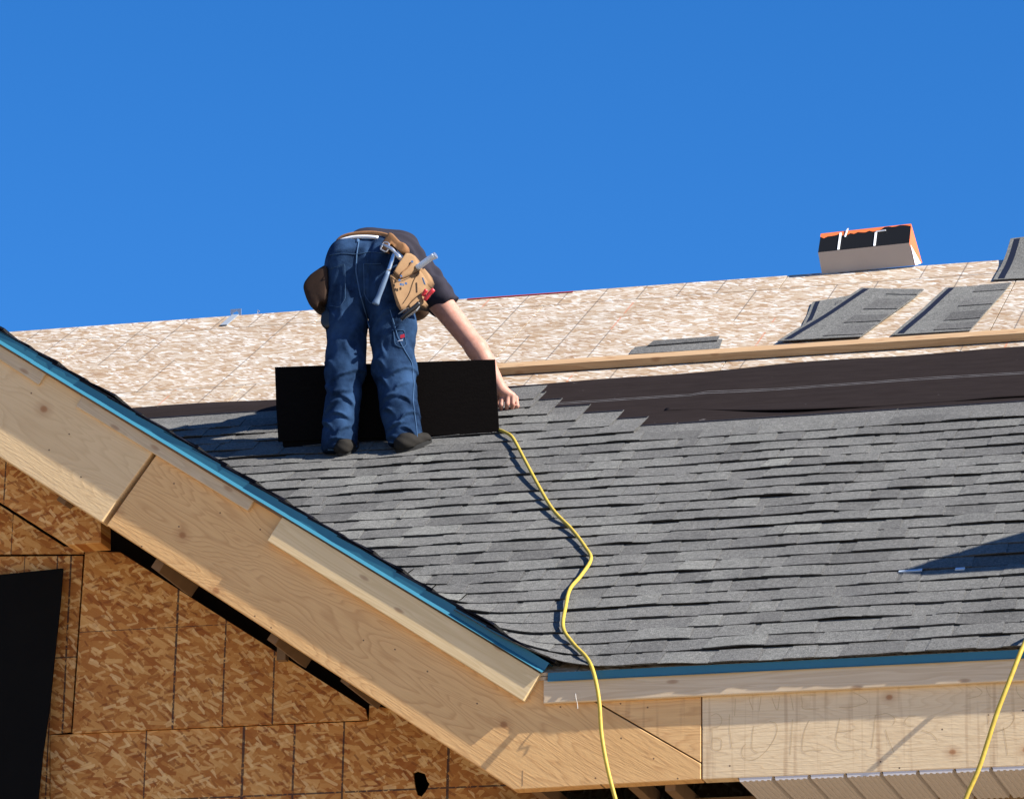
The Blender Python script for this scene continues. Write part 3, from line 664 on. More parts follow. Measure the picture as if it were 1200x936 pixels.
# ------------------------------------------------------------------ unseen deck off to the right, added to cast the shadow on the roof
Cn = np.array([1.205, .775, .50])+SUN*3.05
caster = thing('shadow_caster', 'unseen timber deck added beyond the right edge to cast the roof shadow', 'shadow_caster', (Cn[0]+1, Cn[1]+.6, -5.6))
pr('deck', [Cn+np.array([.0, .04, 0]), Cn+np.array([.12, 0, 0]), Cn+np.array([2.6, 0, 0]), Cn+np.array([2.6, 1.4, 0]), Cn+np.array([.55, 1.4, 0]), Cn+np.array([.26, .85, 0]), Cn+np.array([.09, .42, 0]), Cn+np.array([.01, .16, 0])], (0, 0, .05), M_TOE, caster)  # corner cut to round the upper edge of the cast shadow
for (dx, dy) in ((1.9, .25), (2.4, .25), (2.4, 1.1), (1.9, 1.1)):
    zf = -5.6 if Cn[1]+dy < -.2 else max(0, (Cn[1]+dy)*T)
    bx('post', (Cn[0]+dx, Cn[1]+dy, zf), (Cn[0]+dx+.06, Cn[1]+dy+.06, Cn[2]-.002), M_TOE, caster)

# ------------------------------------------------------------------ power cords
M_CORD = flat('yellow_cord_rubber', (.56, .42, .055), .55, .3, 0, (45, (.30, .20, .03)), .3)
pth = [onM(583, 503, 0.0186), onM(592, 506.5, 0.0310), onM(601, 513, 0.0341), onM(613, 535, 0.0372), onM(630, 567, 0.0372), onM(648, 597, 0.0310), onM(670, 620, 0.0279), onM(686, 641, 0.0310), onM(692.5, 655, 0.0310), onM(681, 674, 0.0310), onM(668, 690, 0.0341), onM(663, 710, 0.0372), onM(660, 735, 0.0341), onM(672, 754, 0.0279), onM(688, 771, 0.0310)]
pth += [atY(696, 789, -.05), atY(702, 820, -.085), atY(705, 860, -.10), atY(712, 900, -.115), atY(724, 945, -.13), atY(738, 985, -.15), atY(760, 1100, -.2), np.array([.62, -.35, -2.6]), np.array([.7, -.5, -4.4]), np.array([.8, -.9, -5.5]), np.array([1.5, -1.6, -5.58])]
cd = obj('power_cord', *tube(smoothpath(pth, 8), .0075, 10), M_CORD, smooth=True, origin=pth[0]); tag(cd, 'yellow extension cord snaking down the shingles from behind the worker', 'cord')
pth = [M(3.4, 2.6, .02), M(2.7, 2.0, .02), M(2.6, 1.3, .02), onM(1290, 640, .02), onM(1240, 720, .02), atY(1212, 735, -.03), atY(1199, 757, -.10), atY(1183, 797, -.135), atY(1168, 836, -.15), atY(1157, 870, -.155), atY(1146, 903, -.16), atY(1128, 945, -.17), atY(1100, 1030, -.2), np.array([1.40, -.35, -2.2]), np.array([1.42, -.5, -4.3]), np.array([1.6, -.9, -5.5]), np.array([2.6, -1.5, -5.58])]
cd = obj('power_cord', *tube(smoothpath(pth, 8), .0085, 10), M_CORD, smooth=True, origin=pth[6]); tag(cd, 'yellow cord hanging over the eave at the lower right corner', 'cord')

# ------------------------------------------------------------------ signed-distance modelling for the worker
def surfnet(fn, lo, hi, h):
    lo = np.asarray(lo, float); n = np.ceil((np.asarray(hi)-lo)/h).astype(int)+1
    ax = [lo[i]+h*np.arange(n[i]) for i in range(3)]
    X, Y, Z = np.meshgrid(*ax, indexing='ij'); D = fn(X.astype(np.float32), Y.astype(np.float32), Z.astype(np.float32))
    ins = D < 0; c = np.zeros(tuple(n-1), bool); cnt = np.zeros(tuple(n-1), np.int8)
    sl_ = lambda i, j, k: (slice(i, n[0]-1+i), slice(j, n[1]-1+j), slice(k, n[2]-1+k))
    for i in (0, 1):
        for j in (0, 1):
            for k in (0, 1): cnt += ins[sl_(i, j, k)]
    act = (cnt > 0) & (cnt < 8); idx = -np.ones(tuple(n-1), int); I = np.argwhere(act); idx[act] = np.arange(len(I))
    acc = np.zeros((len(I), 3)); num = np.zeros(len(I))
    corners = [(i, j, k) for i in (0, 1) for j in (0, 1) for k in (0, 1)]
    for a in corners:
        for d in range(3):
            if a[d] == 0:
                b2 = list(a); b2[d] = 1
                da = D[I[:, 0]+a[0], I[:, 1]+a[1], I[:, 2]+a[2]]; db = D[I[:, 0]+b2[0], I[:, 1]+b2[1], I[:, 2]+b2[2]]
                m = (da < 0) != (db < 0); t = np.where(m, da/(da-db+1e-12*(~m)+(da == db)*1e-9), 0)
                p = np.tile(np.array(a, float), (len(I), 1)); p[:, d] += t; acc += p*m[:, None]; num += m
    V = lo+h*(I+acc/num[:, None]); Fc = []
    for d in range(3):
        e = [1, 1, 1]; 
        s0 = [slice(1, n[0]-1), slice(1, n[1]-1), slice(1, n[2]-1)]; s0[d] = slice(0, n[d]-1); s1 = list(s0); s1[d] = slice(1, n[d])
        A, B = ins[tuple(s0)], ins[tuple(s1)]; ch = np.argwhere(A != B)
        off = np.array([1, 1, 1]); off[d] = 0; P = ch+off; sg = A[ch[:, 0], ch[:, 1], ch[:, 2]]
        u, v_ = [(1, 2), (2, 0), (0, 1)][d]; du = np.zeros(3, int); du[u] = 1; dv = np.zeros(3, int); dv[v_] = 1
        q = [P-du-dv, P-dv, P, P-du]; q = [idx[x[:, 0], x[:, 1], x[:, 2]] for x in q]; q = np.stack(q, 1)
        q[~sg] = q[~sg][:, ::-1]; Fc.append(q[(q >= 0).all(1)])
    return V, np.concatenate(Fc)
def smin(a, b, k):
    h = np.clip(k-np.abs(a-b), 0, None)/k; return np.minimum(a, b)-h*h*k*.25
def cone(X, Y, Z, a, b, ra, rb):
    a = np.asarray(a, np.float32); b = np.asarray(b, np.float32); d = b-a; L2 = float(d@d)+1e-9
    t = np.clip(((X-a[0])*d[0]+(Y-a[1])*d[1]+(Z-a[2])*d[2])/L2, 0, 1)
    return np.sqrt((X-a[0]-t*d[0])**2+(Y-a[1]-t*d[1])**2+(Z-a[2]-t*d[2])**2)-(ra+(rb-ra)*t), t
def ell(X, Y, Z, c, r):
    q = np.sqrt(((X-c[0])/r[0])**2+((Y-c[1])/r[1])**2+((Z-c[2])/r[2])**2); return (q-1)*min(r)
def sdf_obj(name, fn, pts, pad, h, mat, parent, sm=1):
    P = np.array(pts); V, Fc = surfnet(fn, P.min(0)-pad, P.max(0)+pad, h)
    me = bpy.data.meshes.new(name); W = V-np.array(parent_loc(parent)); me.from_pydata(W.tolist(), [], Fc.tolist()); me.update(); me.materials.append(mat)
    me.polygons.foreach_set('use_smooth', [True]*len(me.polygons))
    o = bpy.data.objects.new(name, me); C.objects.link(o); o.parent = parent
    if sm: 
        m = o.modifiers.new('smooth', 'SMOOTH'); m.iterations = sm; m.factor = .5
    return o
J = lambda x, y, Y: atY(x, y, Y)
# materials of the figure
b = NB('denim', .95, .04); v = b.coord(); wv = b.noise(v, 380, 2); fade = b.noise(v, 7, 3, .6)
c_ = b.mix(b.ramp(fade, [(.35, (0,)*3), (.68, (1,)*3)]), (.0035, .0095, .027), (.027, .061, .132)); c_ = b.mix(b.math('MULTIPLY', b.ramp(wv, [(.4, (0,)*3), (.7, (1,)*3)]), .4), c_, (.028, .058, .115))
b.col(c_); b.bump(b.math('ADD', wv, b.math('MULTIPLY', b.noise(v, 22, 4), 3.0)), .5, .003); M_DEN = b.m
M_STITCH = flat('denim_seam', (.055, .105, .19), .9, .05)
b = NB('skin', .55, .25); v = b.coord(); b.col(b.mix(b.noise(v, 34, 5, .65), (.30, .125, .085), (.56, .31, .235))); b.b.inputs['Subsurface Weight'].default_value = .08; b.b.inputs['Subsurface Radius'].default_value = (.012, .004, .002); b.bump(b.noise(v, 160, 3), .25, .001); M_SKIN = b.m
M_SHIRT = flat('dark_shirt_cotton', (.018, .016, .024), .9, .15, 0, (40, (.026, .023, .032)), .35)
M_LEATH = flat('tan_leather', (0.3400, 0.2125, 0.1105), .8, .15, 0, (14, (0.1700, 0.0892, 0.0425)), .5)
M_LEATD = flat('dark_leather', (.050, .027, .016), .8, .15, 0, (22, (.025, .014, .010)), .5)
M_STRAP = flat('leather_belt', (.27, .14, .065), .75, .15, 0, (20, (.17, .08, .035)), .4)
M_WHITE = flat('white_cotton', (.75, .76, .8), .8)
M_BOOT = flat('worn_boot', (.010, .009, .008), .85, .1, 0, (30, (.026, .023, .020)), .5)
M_SOLE = flat('boot_sole', (.012, .012, .012), .8)
M_HAIR = flat('brown_hair', (.06, .03, .015), .8)
M_STEEL = flat('tool_steel', (.55, .57, .60), .28, .5, .85)
M_GRIP = flat('blue_grey_grip', (.11, .16, .24), .5, .4)
M_RED = flat('red_plastic', (.62, .03, .045), .35, .5)
M_BLACK = flat('black_plastic', (.012, .012, .013), .4, .5)

foot = onM(436, 534, 0)
man = thing('person', 'roofer bent double in dark t-shirt and blue jeans laying shingles', 'person', foot)
LB = J(408, 312, 2.83); RB = J(450, 313, 2.82); WL, WR_ = J(413, 301, 2.86), J(446, 301, 2.86)
LH, LK, LA = J(408, 335, 2.83), J(405, 430, 2.79), J(397.5, 521, 2.745)
RH, RM, RKn, RN, RA = J(453, 340, 2.83), J(460, 384, 2.82), J(462, 432, 2.81), J(469, 482, 2.77), J(474.5, 513, 2.765)
CRE = []
_r = random.Random(5)
def crease(x, y, ang, L, wd, amp): CRE.append((J(x+_r.uniform(-3, 3), y, 2.75), math.radians(ang*_r.uniform(.8, 1.7)), L*_r.uniform(.6, 1.2), wd*_r.uniform(.65, 1.0), amp))
# creases: picture position on the cloth, direction, half length, width, height
for a in [(386, 345, 60, .10, .012, .006), (398, 372, -70, .12, .014, .005), (420, 360, 65, .10, .012, .006), (412, 400, 80, .10, .014, .005), (388, 428, -25, .06, .010, .007), (408, 438, 20, .06, .011, .007),
          (385, 455, -35, .05, .011, .009), (400, 462, 25, .05, .010, .009), (412, 470, -30, .05, .010, .008), (388, 480, 30, .05, .010, .011), (404, 487, -15, .05, .010, .011), (392, 500, -35, .05, .010, .012), (410, 505, 25, .045, .010, .011), (398, 517, 5, .06, .009, .010),
          (446, 372, 55, .09, .012, .007), (470, 388, 75, .10, .012, .005), (452, 405, 60, .08, .012, .007), (450, 428, -20, .05, .010, .010), (468, 434, 12, .06, .011, .009), (455, 446, -30, .05, .010, .010), (472, 452, 15, .06, .010, .009),
          (458, 466, 25, .045, .010, .011), (478, 470, -25, .045, .010, .010), (462, 482, -20, .05, .010, .012), (480, 490, 25, .045, .010, .011), (466, 499, 10, .05, .010, .012), (484, 508, -30, .04, .009, .010), (464, 513, -12, .05, .009, .009),
          (405, 292, 8, .08, .010, .003), (440, 340, 70, .08, .012, .005), (425, 330, -75, .06, .010, .004), (472, 350, 35, .06, .012, .006)]: crease(*a)
def folds(X, Y, Z):
    f = np.zeros_like(X); Xw = X+.012*np.sin(31*Z+9*Y); Zw = Z+.010*np.sin(27*X+13*Y)
    for c, a, L, wd, am in CRE:
        dx, dz = Xw-c[0], Zw-c[2]; al_ = dx*math.cos(a)+dz*math.sin(a); ac = -dx*math.sin(a)+dz*math.cos(a)+.25*al_*al_/L
        e = np.exp(-(al_/L)**2); f += am*1.15*e*(np.exp(-(ac/wd)**2)-.6*np.exp(-((ac+wd*1.7)/(wd*1.1))**2))
    low = np.clip(1-(Z-1.72)/.45, 0, 1)
    f += .003*np.sin(20*X+30*Z+3*np.sin(14*Y+8*Z))
    return f
def f_jeans(X, Y, Z):
    d = cone(X, Y, Z, WL, WR_, .094, .094)[0]
    d = smin(d, cone(X, Y, Z, LB, LB, .112, .112)[0], .06); d = smin(d, cone(X, Y, Z, RB, RB, .112, .112)[0], .06)
    l = cone(X, Y, Z, LH, LK, .107, .086)[0]; l = smin(l, cone(X, Y, Z, LK, LA, .084, .079)[0], .05)
    r = cone(X, Y, Z, RH, RM, .116, .102)[0]; r = smin(r, cone(X, Y, Z, RM, RKn, .101, .096)[0], .04); r = smin(r, cone(X, Y, Z, RKn, RN, .094, .083)[0], .04); r = smin(r, cone(X, Y, Z, RN, RA, .082, .080)[0], .03)
    g = np.minimum(l, r); d = smin(d, g, .035)
    # cleft and yoke
    cx = (J(430, 320, 2.72))[0]; d = d+.012*np.exp(-((X-cx)/.012)**2)*np.clip((Z-2.40)/.1, 0, 1)*np.clip((2.80-Y)/.05, 0, 1)
    d = d-folds(X, Y, Z)
    # cut the cuffs a little slanted
    hl = LA[2]-.035; hr = RA[2]-.035
    cut = np.where(X < .5*(LA[0]+RA[0]), hl-Z+(X-LA[0])*.05, hr-Z+(X-RA[0])*.05); return np.maximum(d, cut)
pts = [LB, RB, WL, WR_, LA, RA, RH, LH, RN]
sdf_obj('jeans', f_jeans, pts, .15, .0068, M_DEN, man, 1)
# shirt
S0, S1, S2 = J(436, 305, 3.0), J(459, 307, 3.06), J(496, 336, 3.20); SL = J(462, 345, 3.27); SH = J(508, 343, 3.12); SE = J(526, 362, 3.13)
def f_shirt(X, Y, Z):
    d = cone(X, Y, Z, S0, S1, .150, .142)[0]; d = smin(d, cone(X, Y, Z, S1, S2, .142, .102)[0], .05)
    d = smin(d, cone(X, Y, Z, S2, SL, .10, .085)[0], .05); s = cone(X, Y, Z, SH, SE, .080, .064); d = smin(d, s[0], .05)
    f = .005*np.sin(34*X+22*Z+6*np.sin(12*Y))+.004*np.sin(70*Z-30*X+5*np.sin(19*Y)); d = d-f
    n_ = (SE-SH)/np.linalg.norm(SE-SH); cut = (X-SE[0])*n_[0]+(Y-SE[1])*n_[1]+(Z-SE[2])*n_[2]+.012
    n2 = (S0-S1)/np.linalg.norm(S1-S0); c2 = (X-S0[0])*n2[0]+(Y-S0[1])*n2[1]+(Z-S0[2])*n2[2]-.125
    d = np.maximum(d, np.where((X-SH[0])*n_[0]+(Z-SH[2])*n_[2] > -.01, cut, -1)); return np.maximum(d, c2)
sdf_obj('t_shirt', f_shirt, [S0, S1, S2, SH, SE, SL], .19, .0075, M_SHIRT, man, 1)
# body: lower back, neck, head, arms, hands
SHO, ELB, WRI = J(509, 346, 3.12), J(559, 409, 3.13), J(587, 456, 3.19)
HD = J(486, 346, 3.42); NK = J(490, 338, 3.28)
LSH, LEL, LWR = J(456, 350, 3.27), J(452, 420, 3.24), J(462, 470, 3.20)
def hand(X, Y, Z, d, W, knX, tips, base, k=.008, thumb=None):
    pc = (W+np.mean(base, axis=0))/2
    for q in range(4): d = smin(d, cone(X, Y, Z, W, base[q], .021, .0125)[0], .014)
    for (b0, k0, t0) in zip(base, knX, tips):
        d = smin(d, cone(X, Y, Z, b0, k0, .0118, .0108)[0], k*.5); d = smin(d, cone(X, Y, Z, k0, t0, .0108, .0088)[0], k*.4)
    if thumb: d = smin(d, cone(X, Y, Z, thumb[0], thumb[1], .014, .012)[0], .012); d = smin(d, cone(X, Y, Z, thumb[1], thumb[2], .012, .0095)[0], .006)
    return d
hb = [J(588.5, 465.5, 3.20), J(595, 462.5, 3.20), J(600.5, 463, 3.21), J(604.5, 466.5, 3.23)]
hk = [J(587.2, 474.5, 3.195), J(594.3, 473.5, 3.20), J(600.8, 473.5, 3.21), J(606, 475.5, 3.23)]
ht = [J(587.5, 482.5, 3.225), J(593.5, 483.5, 3.23), J(599.5, 483, 3.24), J(603.8, 482, 3.25)]
hth = [J(586, 462, 3.24), J(583, 471, 3.255), J(587, 480, 3.26)]
lb = [J(458+5*i, 480, 3.19) for i in range(4)]; lk = [J(457+5*i, 489, 3.17) for i in range(4)]; lt = [J(457+5*i, 496, 3.20) for i in range(4)]
lth = [J(468, 474, 3.18), J(474, 482, 3.17), J(476, 489, 3.18)]
def f_body(X, Y, Z):
    d = cone(X, Y, Z, J(446, 306, 2.95), S1, .09, .10)[0]; d = smin(d, cone(X, Y, Z, S1, S2, .10, .08)[0], .06)
    d = smin(d, cone(X, Y, Z, S2, NK, .065, .055)[0], .04)
    d = smin(d, cone(X, Y, Z, NK, HD, .054, .06)[0], .03)
    d = smin(d, ell(X, Y, Z, HD, (.077, .088, .105)), .02)
    d = smin(d, ell(X, Y, Z, HD+np.array([.02, -.09, -.03]), (.012, .02, .022)), .014)     # nose
    d = smin(d, ell(X, Y, Z, HD+np.array([.03, -.055, .075]), (.035, .035, .03)), .03)       # chin
    d = smin(d, ell(X, Y, Z, HD+np.array([.08, .01, .0]), (.010, .02, .032)), .006)          # ear
    d = smin(d, ell(X, Y, Z, HD+np.array([-.08, .01, .0]), (.010, .02, .032)), .006)
    for a, e, w_ in ((SHO, ELB, WRI), (LSH, LEL, LWR)):
        u = cone(X, Y, Z, a, e, .060, .047)[0]
        fm = e*.68+w_*.32; u = smin(u, cone(X, Y, Z, e, fm, .047, .045)[0], .03); u = smin(u, cone(X, Y, Z, fm, w_, .046, .028)[0], .02)
        d = smin(d, u, .02)
    d = hand(X, Y, Z, d, WRI, hk, ht, hb, thumb=hth); d = hand(X, Y, Z, d, LWR, lk, lt, lb, thumb=lth); return d
body = sdf_obj('body', f_body, [J(438, 303, 2.88), S1, S2, HD, ELB, WRI, LWR, LEL]+hb+ht+lt+hk+hth, .135, .0046, M_SKIN, man, 1)
def f_hair(X, Y, Z):
    d = ell(X, Y, Z, HD+np.array([0, .012, -.012]), (.085, .095, .108)); return np.maximum(d, -((-(Y-HD[1])*.9-(Z-HD[2])*.1)-.035)*-1 if False else (-(Y-HD[1]-.0)-.035))
sdf_obj('hair', f_hair, [HD], .13, .006, M_HAIR, man, 1)
for sx_ in (-.028, .028):
    p = HD+np.array([.012+sx_, -.082, .008]); v, f = tube([p, p+np.array([0, -.006, 0])], .010, 10); obj('eye', v, f, M_WHITE, man)
# boots
def boot(nm, heel, dirv, ank, L):
    heel = np.asarray(heel); d = np.array([dirv[0], dirv[1]*CT, dirv[1]*ST]); d /= np.linalg.norm(d); side = np.cross(d, NM)
    toe = heel+d*L
    def fn(X, Y, Z):
        a = cone(X, Y, Z, heel+NM*.040, toe+NM*.032, .037, .031)[0]; s_ = cone(X, Y, Z, heel+d*.03+NM*.05, np.asarray(ank)+d*.02, .036, .046)[0]
        r = smin(a, s_, .04); r = r-.0015*np.sin(150*Z+60*X); pl_ = -((X-heel[0])*NM[0]+(Y-heel[1])*NM[1]+(Z-heel[2])*NM[2])+.026; return np.maximum(r, pl_)
    bt = sdf_obj(nm, fn, [heel, toe, ank], .13, .006, M_BOOT, man, 1)
    out = []
    for i in range(18):
        a = math.pi*2*i/18; cx, sy = math.cos(a), math.sin(a); t = (cx+1)/2
        out.append(heel+d*(L*t+.040*cx*.9)+side*sy*(.041-.004*t)+NM*.007)
    v, f = prism(out, NM*.024); fixn(obj('sole', v, f, M_SOLE, bt))
    return bt
def sdf_parent_fix(): pass
hl_ = onM(400.5, 538, 0)+M(0, .03); boot('boot', hl_, (.15, 1), LA, .11)
hr_ = onM(471, 533, 0)+M(0, .02); boot('boot', hr_, (.70, 1), RA, .135)
# jeans details: seams, pockets, loop, label, cuffs
def jline(pts, wd, name='seam', mat=None, dep=.0):
    P = smoothpath([J(x, y, Y) for x, y, Y in pts], 4); return obj(name, *tube(P, wd, 6), mat or M_STITCH, man, smooth=True)
dg = bpy.context.evaluated_depsgraph_get()
def on_jeans(px, py, lift=.002):
    r = ray(px, py); r = r/np.linalg.norm(r); best = None
    # march the ray to the cloth
    t = 16.2
    for _ in range(60):
        p = CAM+r*t; d = float(f_jeans(np.array([p[0]], np.float32), np.array([p[1]], np.float32), np.array([p[2]], np.float32))[0])
        if d < .001: break
        t += max(d*.7, .001)
        if t > 21.5: return None
    return CAM+r*(t-lift-.001)
def surf_line(pts, rad, name, mat):
    P = []
    for i in range(len(pts)-1):
        (x0, y0), (x1, y1) = pts[i], pts[i+1]; n = max(2, int(math.hypot(x1-x0, y1-y0)/2.5))
        for k in range(n): P.append((x0+(x1-x0)*k/n, y0+(y1-y0)*k/n))
    P.append(pts[-1]); Q = [q for q in (on_jeans(*p) for p in P) if q is not None]
    if len(Q) > 3:
        A = np.array(Q); B = A.copy(); B[1:-1] = (A[:-2]+A[1:-1]*2+A[2:])/4; return obj(name, *tube(list(B), rad, 6, .6), mat, man, smooth=True)
surf_line([(421, 279), (418, 298), (417, 318), (422, 345), (428, 365), (433, 384)], .0035, 'seam', M_STITCH)
surf_line([(386, 299), (400, 297), (417, 298), (435, 295), (452, 297)], .0022, 'seam', M_STITCH)
surf_line([(384, 316), (404, 309), (405, 350), (398, 360), (386, 358)], .0014, 'pocket', M_STITCH)
surf_line([(426, 309), (446, 309)], .0020, 'pocket', M_STITCH); surf_line([(426, 309), (427, 345), (434, 356), (446, 352)], .0014, 'pocket', M_STITCH)
surf_line([(457, 363), (462, 380), (466, 395), (474, 410), (483, 425), (485, 450), (484, 470), (488, 500), (489, 514)], .0026, 'seam', M_STITCH)
surf_line([(461, 386), (474, 387), (476, 405), (472, 408), (463, 404), (461, 386)], .0020, 'tool_pocket', M_STITCH)
surf_line([(419.5, 276.5), (419, 284)], .008, 'belt_loop', M_STITCH)
q = on_jeans(471.5, 394, .004)
if q is not None: obj('label_patch', *obox(q, (.009, 0, .002), (0, .0015, 0), (-.001, 0, .008)), M_RED, man); obj('label_patch', *obox(on_jeans(469, 399, .004), (.012, 0, .002), (0, .0015, 0), (-.001, 0, .002)), M_WHITE, man)
surf_line([(456, 518), (466, 519), (480, 517), (493, 511)], .0045, 'cuff', M_STITCH)
surf_line([(384, 527), (395, 527), (410, 526), (418, 523)], .004, 'cuff', M_STITCH)
# underwear band
obj('waistband', *tube(smoothpath([J(395, 285, 2.79), J(402, 281, 2.78), J(415, 278, 2.78), J(430, 277.5, 2.78), J(443, 278.5, 2.785)], 5), .0085, 8), M_WHITE, man, smooth=True)
# ---- tool belt
bl = thing('tool_belt', 'tan leather tool belt with pouches worn on the hips of the bent roofer', 'tool belt', J(432, 300, 2.75))
obj('belt', *tube(smoothpath([J(391, 292, 2.80), J(397, 281, 2.80), J(406, 276, 2.80), J(420, 273.5, 2.80), J(437, 273, 2.80), J(452, 275.5, 2.79), J(462, 281, 2.77), J(471, 292, 2.75), J(478, 303, 2.75)], 5), .0095, 10, .7), M_STRAP, bl, smooth=True)
def puffy(name, pts, Yf_, th, mat, par, bulge=.02):
    # closed leather bag: outline pushed out in the middle, real thickness
    pts3 = [J(x, y, Yf_(x)) for x, y in pts]; n = len(pts3); c = np.mean(pts3, axis=0); V, Fc = [], []
    rings = [(1.0, 0), (.965, -bulge*.75), (.8, -bulge*.95), (.4, -bulge)]
    for s_, dy in rings:
        for p in pts3: V.append(c+(p-c)*s_+np.array([0, dy, 0]))
    V.append(c+np.array([0, -bulge, 0]))
    for k in range(3):
        for i in range(n): j = (i+1) % n; Fc.append([k*n+i, k*n+j, (k+1)*n+j, (k+1)*n+i])
    for i in range(n): Fc.append([3*n+i, 3*n+(i+1) % n, 4*n])
    o = len(V)
    for p in pts3: V.append(p+np.array([0, th, 0]))
    for i in range(n): j = (i+1) % n; Fc.append([i, o+i, o+j, j])
    Fc.append([o+i for i in range(n)][::-1]); ob = fixn(obj(name, V, Fc, mat, par, smooth=True)); return ob
def dens(pts, n=3):
    P = [np.array([x, y, 0.]) for x, y in pts]; P.append(P[0]); out = []
    for i in range(len(P)-1):
        for k in range(n): q = P[i]*(1-k/n)+P[i+1]*k/n; out.append((q[0], q[1]))
    # soften corners
    m = len(out); return [((out[i-1][0]+2*out[i][0]+out[(i+1) % m][0])/4, (out[i-1][1]+2*out[i][1]+out[(i+1) % m][1])/4) for i in range(m)]
def z2(x, y): return (420+x/6.686, 260+y/6.686)
YP = lambda x: 2.665+max(0, (x-456))*.0026
def crisp(pts, n=3):
    out = []
    for i in range(len(pts)):
        a, b2 = pts[i], pts[(i+1) % len(pts)]
        for k in range(n): out.append((a[0]+(b2[0]-a[0])*k/n, a[1]+(b2[1]-a[1])*k/n))
    return out
def seam(pts, dy, name='stitching', r_=.0016, mat=None):
    P = smoothpath([J(*z2(*p), YP(z2(*p)[0])+dy) for p in pts], 4); obj(name, *tube(P, r_, 5), mat or M_LEATD, bl)
puffy('pouch', crisp([z2(*p) for p in [(243, 422), (275, 405), (330, 440), (420, 420), (485, 378), (520, 430), (545, 470), (522, 540), (460, 590), (415, 635), (378, 690), (325, 692), (300, 655), (272, 560)]]), YP, .09, M_LEATH, bl, .010)
puffy('pouch_flap', crisp([z2(*p) for p in [(275, 398), (325, 315), (375, 246), (412, 248), (445, 268), (464, 315), (486, 376), (400, 420), (332, 450)]]), lambda x: YP(x)-.012, .07, M_LEATH, bl, .010)
puffy('side_pocket', crisp([z2(*p) for p in [(486, 380), (520, 368), (545, 400), (562, 450), (548, 490), (518, 508)]]), lambda x: YP(x)+.006, .07, M_LEATH, bl, .010)
puffy('lower_pocket', crisp([z2(*p) for p in [(392, 655), (450, 600), (520, 545), (500, 590), (528, 632), (512, 662), (480, 655), (455, 640), (400, 682)]]), lambda x: YP(x)-.010, .04, M_LEATH, bl, .008)
seam([(282, 408), (335, 446), (405, 424), (478, 384)], -.020); seam([(262, 432), (290, 560), (335, 682)], -.010); seam([(385, 668), (440, 600), (510, 548)], -.014); seam([(470, 395), (430, 470), (400, 560), (350, 640)], -.012, r_=.0012)
puffy('belt_strap', dens([z2(*p) for p in [(185, 170), (240, 85), (268, 90), (330, 160), (372, 170), (380, 215), (345, 255), (300, 215), (255, 170), (225, 200), (235, 240), (200, 235), (165, 205)]]), lambda x: 2.70, .05, M_STRAP, bl, .012)
obj('drawstring', *tube(smoothpath([J(*z2(*p), YP(z2(*p)[0])-.028) for p in [(425, 305), (400, 345), (350, 390), (325, 440)]], 4), .003, 6), M_STRAP, bl)
for p in [(337, 428), (325, 460), (335, 492), (350, 495), (375, 485), (423, 315)]:
    c = J(*z2(*p), YP(z2(*p)[0])-.027); obj('rivet', *tube([c, c+np.array([0, -.006, 0])], .006, 8), M_STEEL, bl)
obj('buckle', *tube(smoothpath([J(446, 292, 2.67), J(450, 284, 2.67), J(456, 286, 2.67), J(453, 295, 2.67), J(446, 292, 2.67)], 3), .0035, 6), M_STEEL, bl)
puffy('nail_pouch', dens([(384, 309), (374, 315), (364, 322), (357, 331), (355.5, 338), (359, 350), (364, 360), (372, 362.5), (375, 354), (384, 354)]), lambda x: 2.74, .10, M_LEATD, bl, .014)
puffy('tape_holder', dens([(377, 368), (384, 362), (388, 368), (388, 384), (381, 386), (376, 380)]), lambda x: 2.745, .05, M_BLACK, bl, .012)
# ---- hammer hung in the loop
hm = thing('hammer', 'claw hammer with blue grey grip hanging from the belt over the jeans', 'hammer', J(450, 325, 2.65))
obj('handle', *tube(smoothpath([J(462, 297, 2.655), J(459, 306, 2.65), J(455, 318, 2.648)], 4), [.0095]*9, 10, .7), M_STEEL, hm, smooth=True)
P = smoothpath([J(455, 318, 2.648), J(448, 336, 2.645), J(443, 349, 2.645), J(439.5, 357, 2.645)], 4); obj('grip', *tube(P, [.0095, .011, .012, .0125, .013, .0128, .0125, .0125, .013, .0145, .0165, .0175, .016][:len(P)], 12, .75), M_GRIP, hm, smooth=True)
P = smoothpath([J(447, 286, 2.65), J(452, 288, 2.648), J(459, 292, 2.648), J(464, 297, 2.65), J(469, 303, 2.655)], 3); obj('claw_head', *tube(P, [.003, .004, .006, .008, .0095, .011, .0115, .011, .009, .010, .013, .014, .0135][:len(P)], 10, .8), M_STEEL, hm, smooth=True)
kn = thing('knife', 'silver handled knife standing out of the tool pouch', 'knife', J(490, 312, 2.75))
P = [J(488.5, 314, 2.735), J(497, 308, 2.73), J(504, 303, 2.725), J(510, 299.5, 2.72)]; P = smoothpath(P, 3); obj('handle', *tube(P, [.017]*(len(P)-2)+[.019, .0185], 10, .75), flat('brushed_aluminium', (.62, .70, .78), .55, .3, .0), kn, smooth=True)
obj('end_cap', *tube([P[-1], P[-1]+(P[-1]-P[-2])*.35], .0195, 10, .75), M_STEEL, kn)
obj('clip', *obox(J(496.5, 329.5, 2.735), (.004, 0, -.001), (0, .003, 0), (-.006, 0, .017)), M_GRIP, kn)
plr = thing('pliers', 'red handled pliers sticking out of the tool pouch', 'pliers', J(500, 348, 2.75))
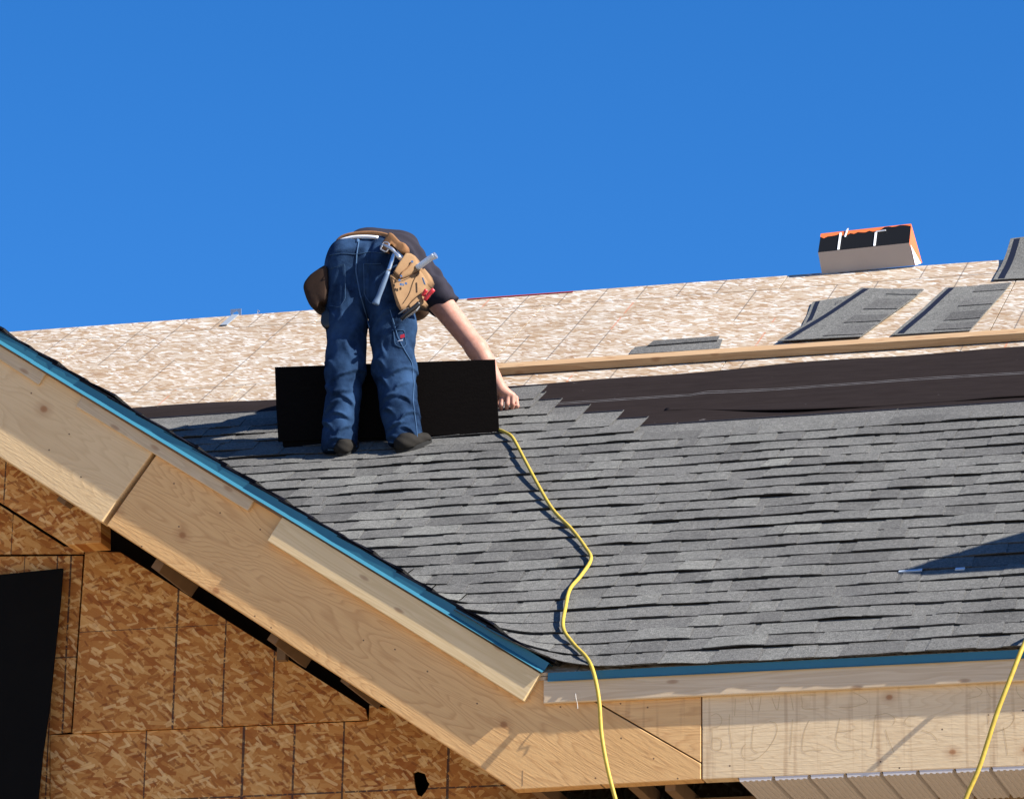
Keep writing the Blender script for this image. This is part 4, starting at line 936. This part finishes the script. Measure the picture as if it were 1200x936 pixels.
for (a, b2) in (((497.5, 352, ), (508.5, 339)), ((496, 347), (500, 339.5))):
    P = smoothpath([J(*a, 2.745), J((a[0]+b2[0])/2-.4, (a[1]+b2[1])/2-.4, 2.74), J(*b2, 2.738)], 4); obj('handle', *tube(P, [.008, .009, .0095, .0095, .0095, .0095, .010, .0098, .008][:len(P)], 10), M_RED, plr, smooth=True)
sn = thing('snips', 'black tin snips with steel jaws hanging below the tool pouch', 'snips', J(478, 368, 2.70))
obj('blade', *tube([J(470, 376, 2.70), J(478, 371, 2.70), J(488, 364, 2.70), J(492, 359, 2.705)], [.003, .006, .007, .005], 8, .5), M_STEEL, sn)
obj('blade', *tube([J(467, 368, 2.69), J(473, 364, 2.69), J(479, 361, 2.69)], [.004, .008, .006], 8, .5), M_STEEL, sn)
obj('handle', *tube(smoothpath([J(470, 374, 2.685), J(477, 367, 2.68), J(486, 360, 2.685), J(491, 355, 2.69)], 4), .0105, 8), M_BLACK, sn, smooth=True)
# ---- shingles held upright behind his legs
b = NB('shingle_back', .95, .03); v = b.coord(); sxx = b.n('SeparateXYZ'); b.put(sxx.inputs[0], v); b.col(b.mix(b.noise(b.map(v, scale=(1, 1, 6)), 25, 4, .6), (.0035, .0027, .0024), (.009, .007, .006))); b.bump(b.noise(v, 120, 3), .4, .002); M_SB = b.m
hs_ = thing('held_shingles', 'two black backed shingles stood upright behind the legs of the roofer', 'shingle', J(455, 522, 2.88))
Ys = lambda y: 2.872+(525-y)*.0004
pl1 = [(322, 430), (400, 427.3), (490, 424), (580, 421), (582.5, 465), (585, 508), (480, 511), (400, 514), (326, 517.5), (323.5, 475)]
pr('front_shingle', [J(x, y, Ys(y)) for x, y in pl1], (0, .006, 0), M_SB, hs_, bevel=.001)
pl2 = [(324, 434), (578, 425), (577.5, 509), (577, 517), (455, 521), (332, 526), (330.5, 514)]
pr('rear_shingle', [J(x, y, Ys(y)+.008) for x, y in pl2], (0, .006, 0), M_SB, hs_, bevel=.001)
# shingle being laid, its corner lifted by the hand
ls = shingle(28, -1.75, -.985, parent=None, seed=991)
ls.name = 'shingle_being_laid'; tag(ls, 'grey shingle the roofer is pressing into place on the felt', 'shingle')
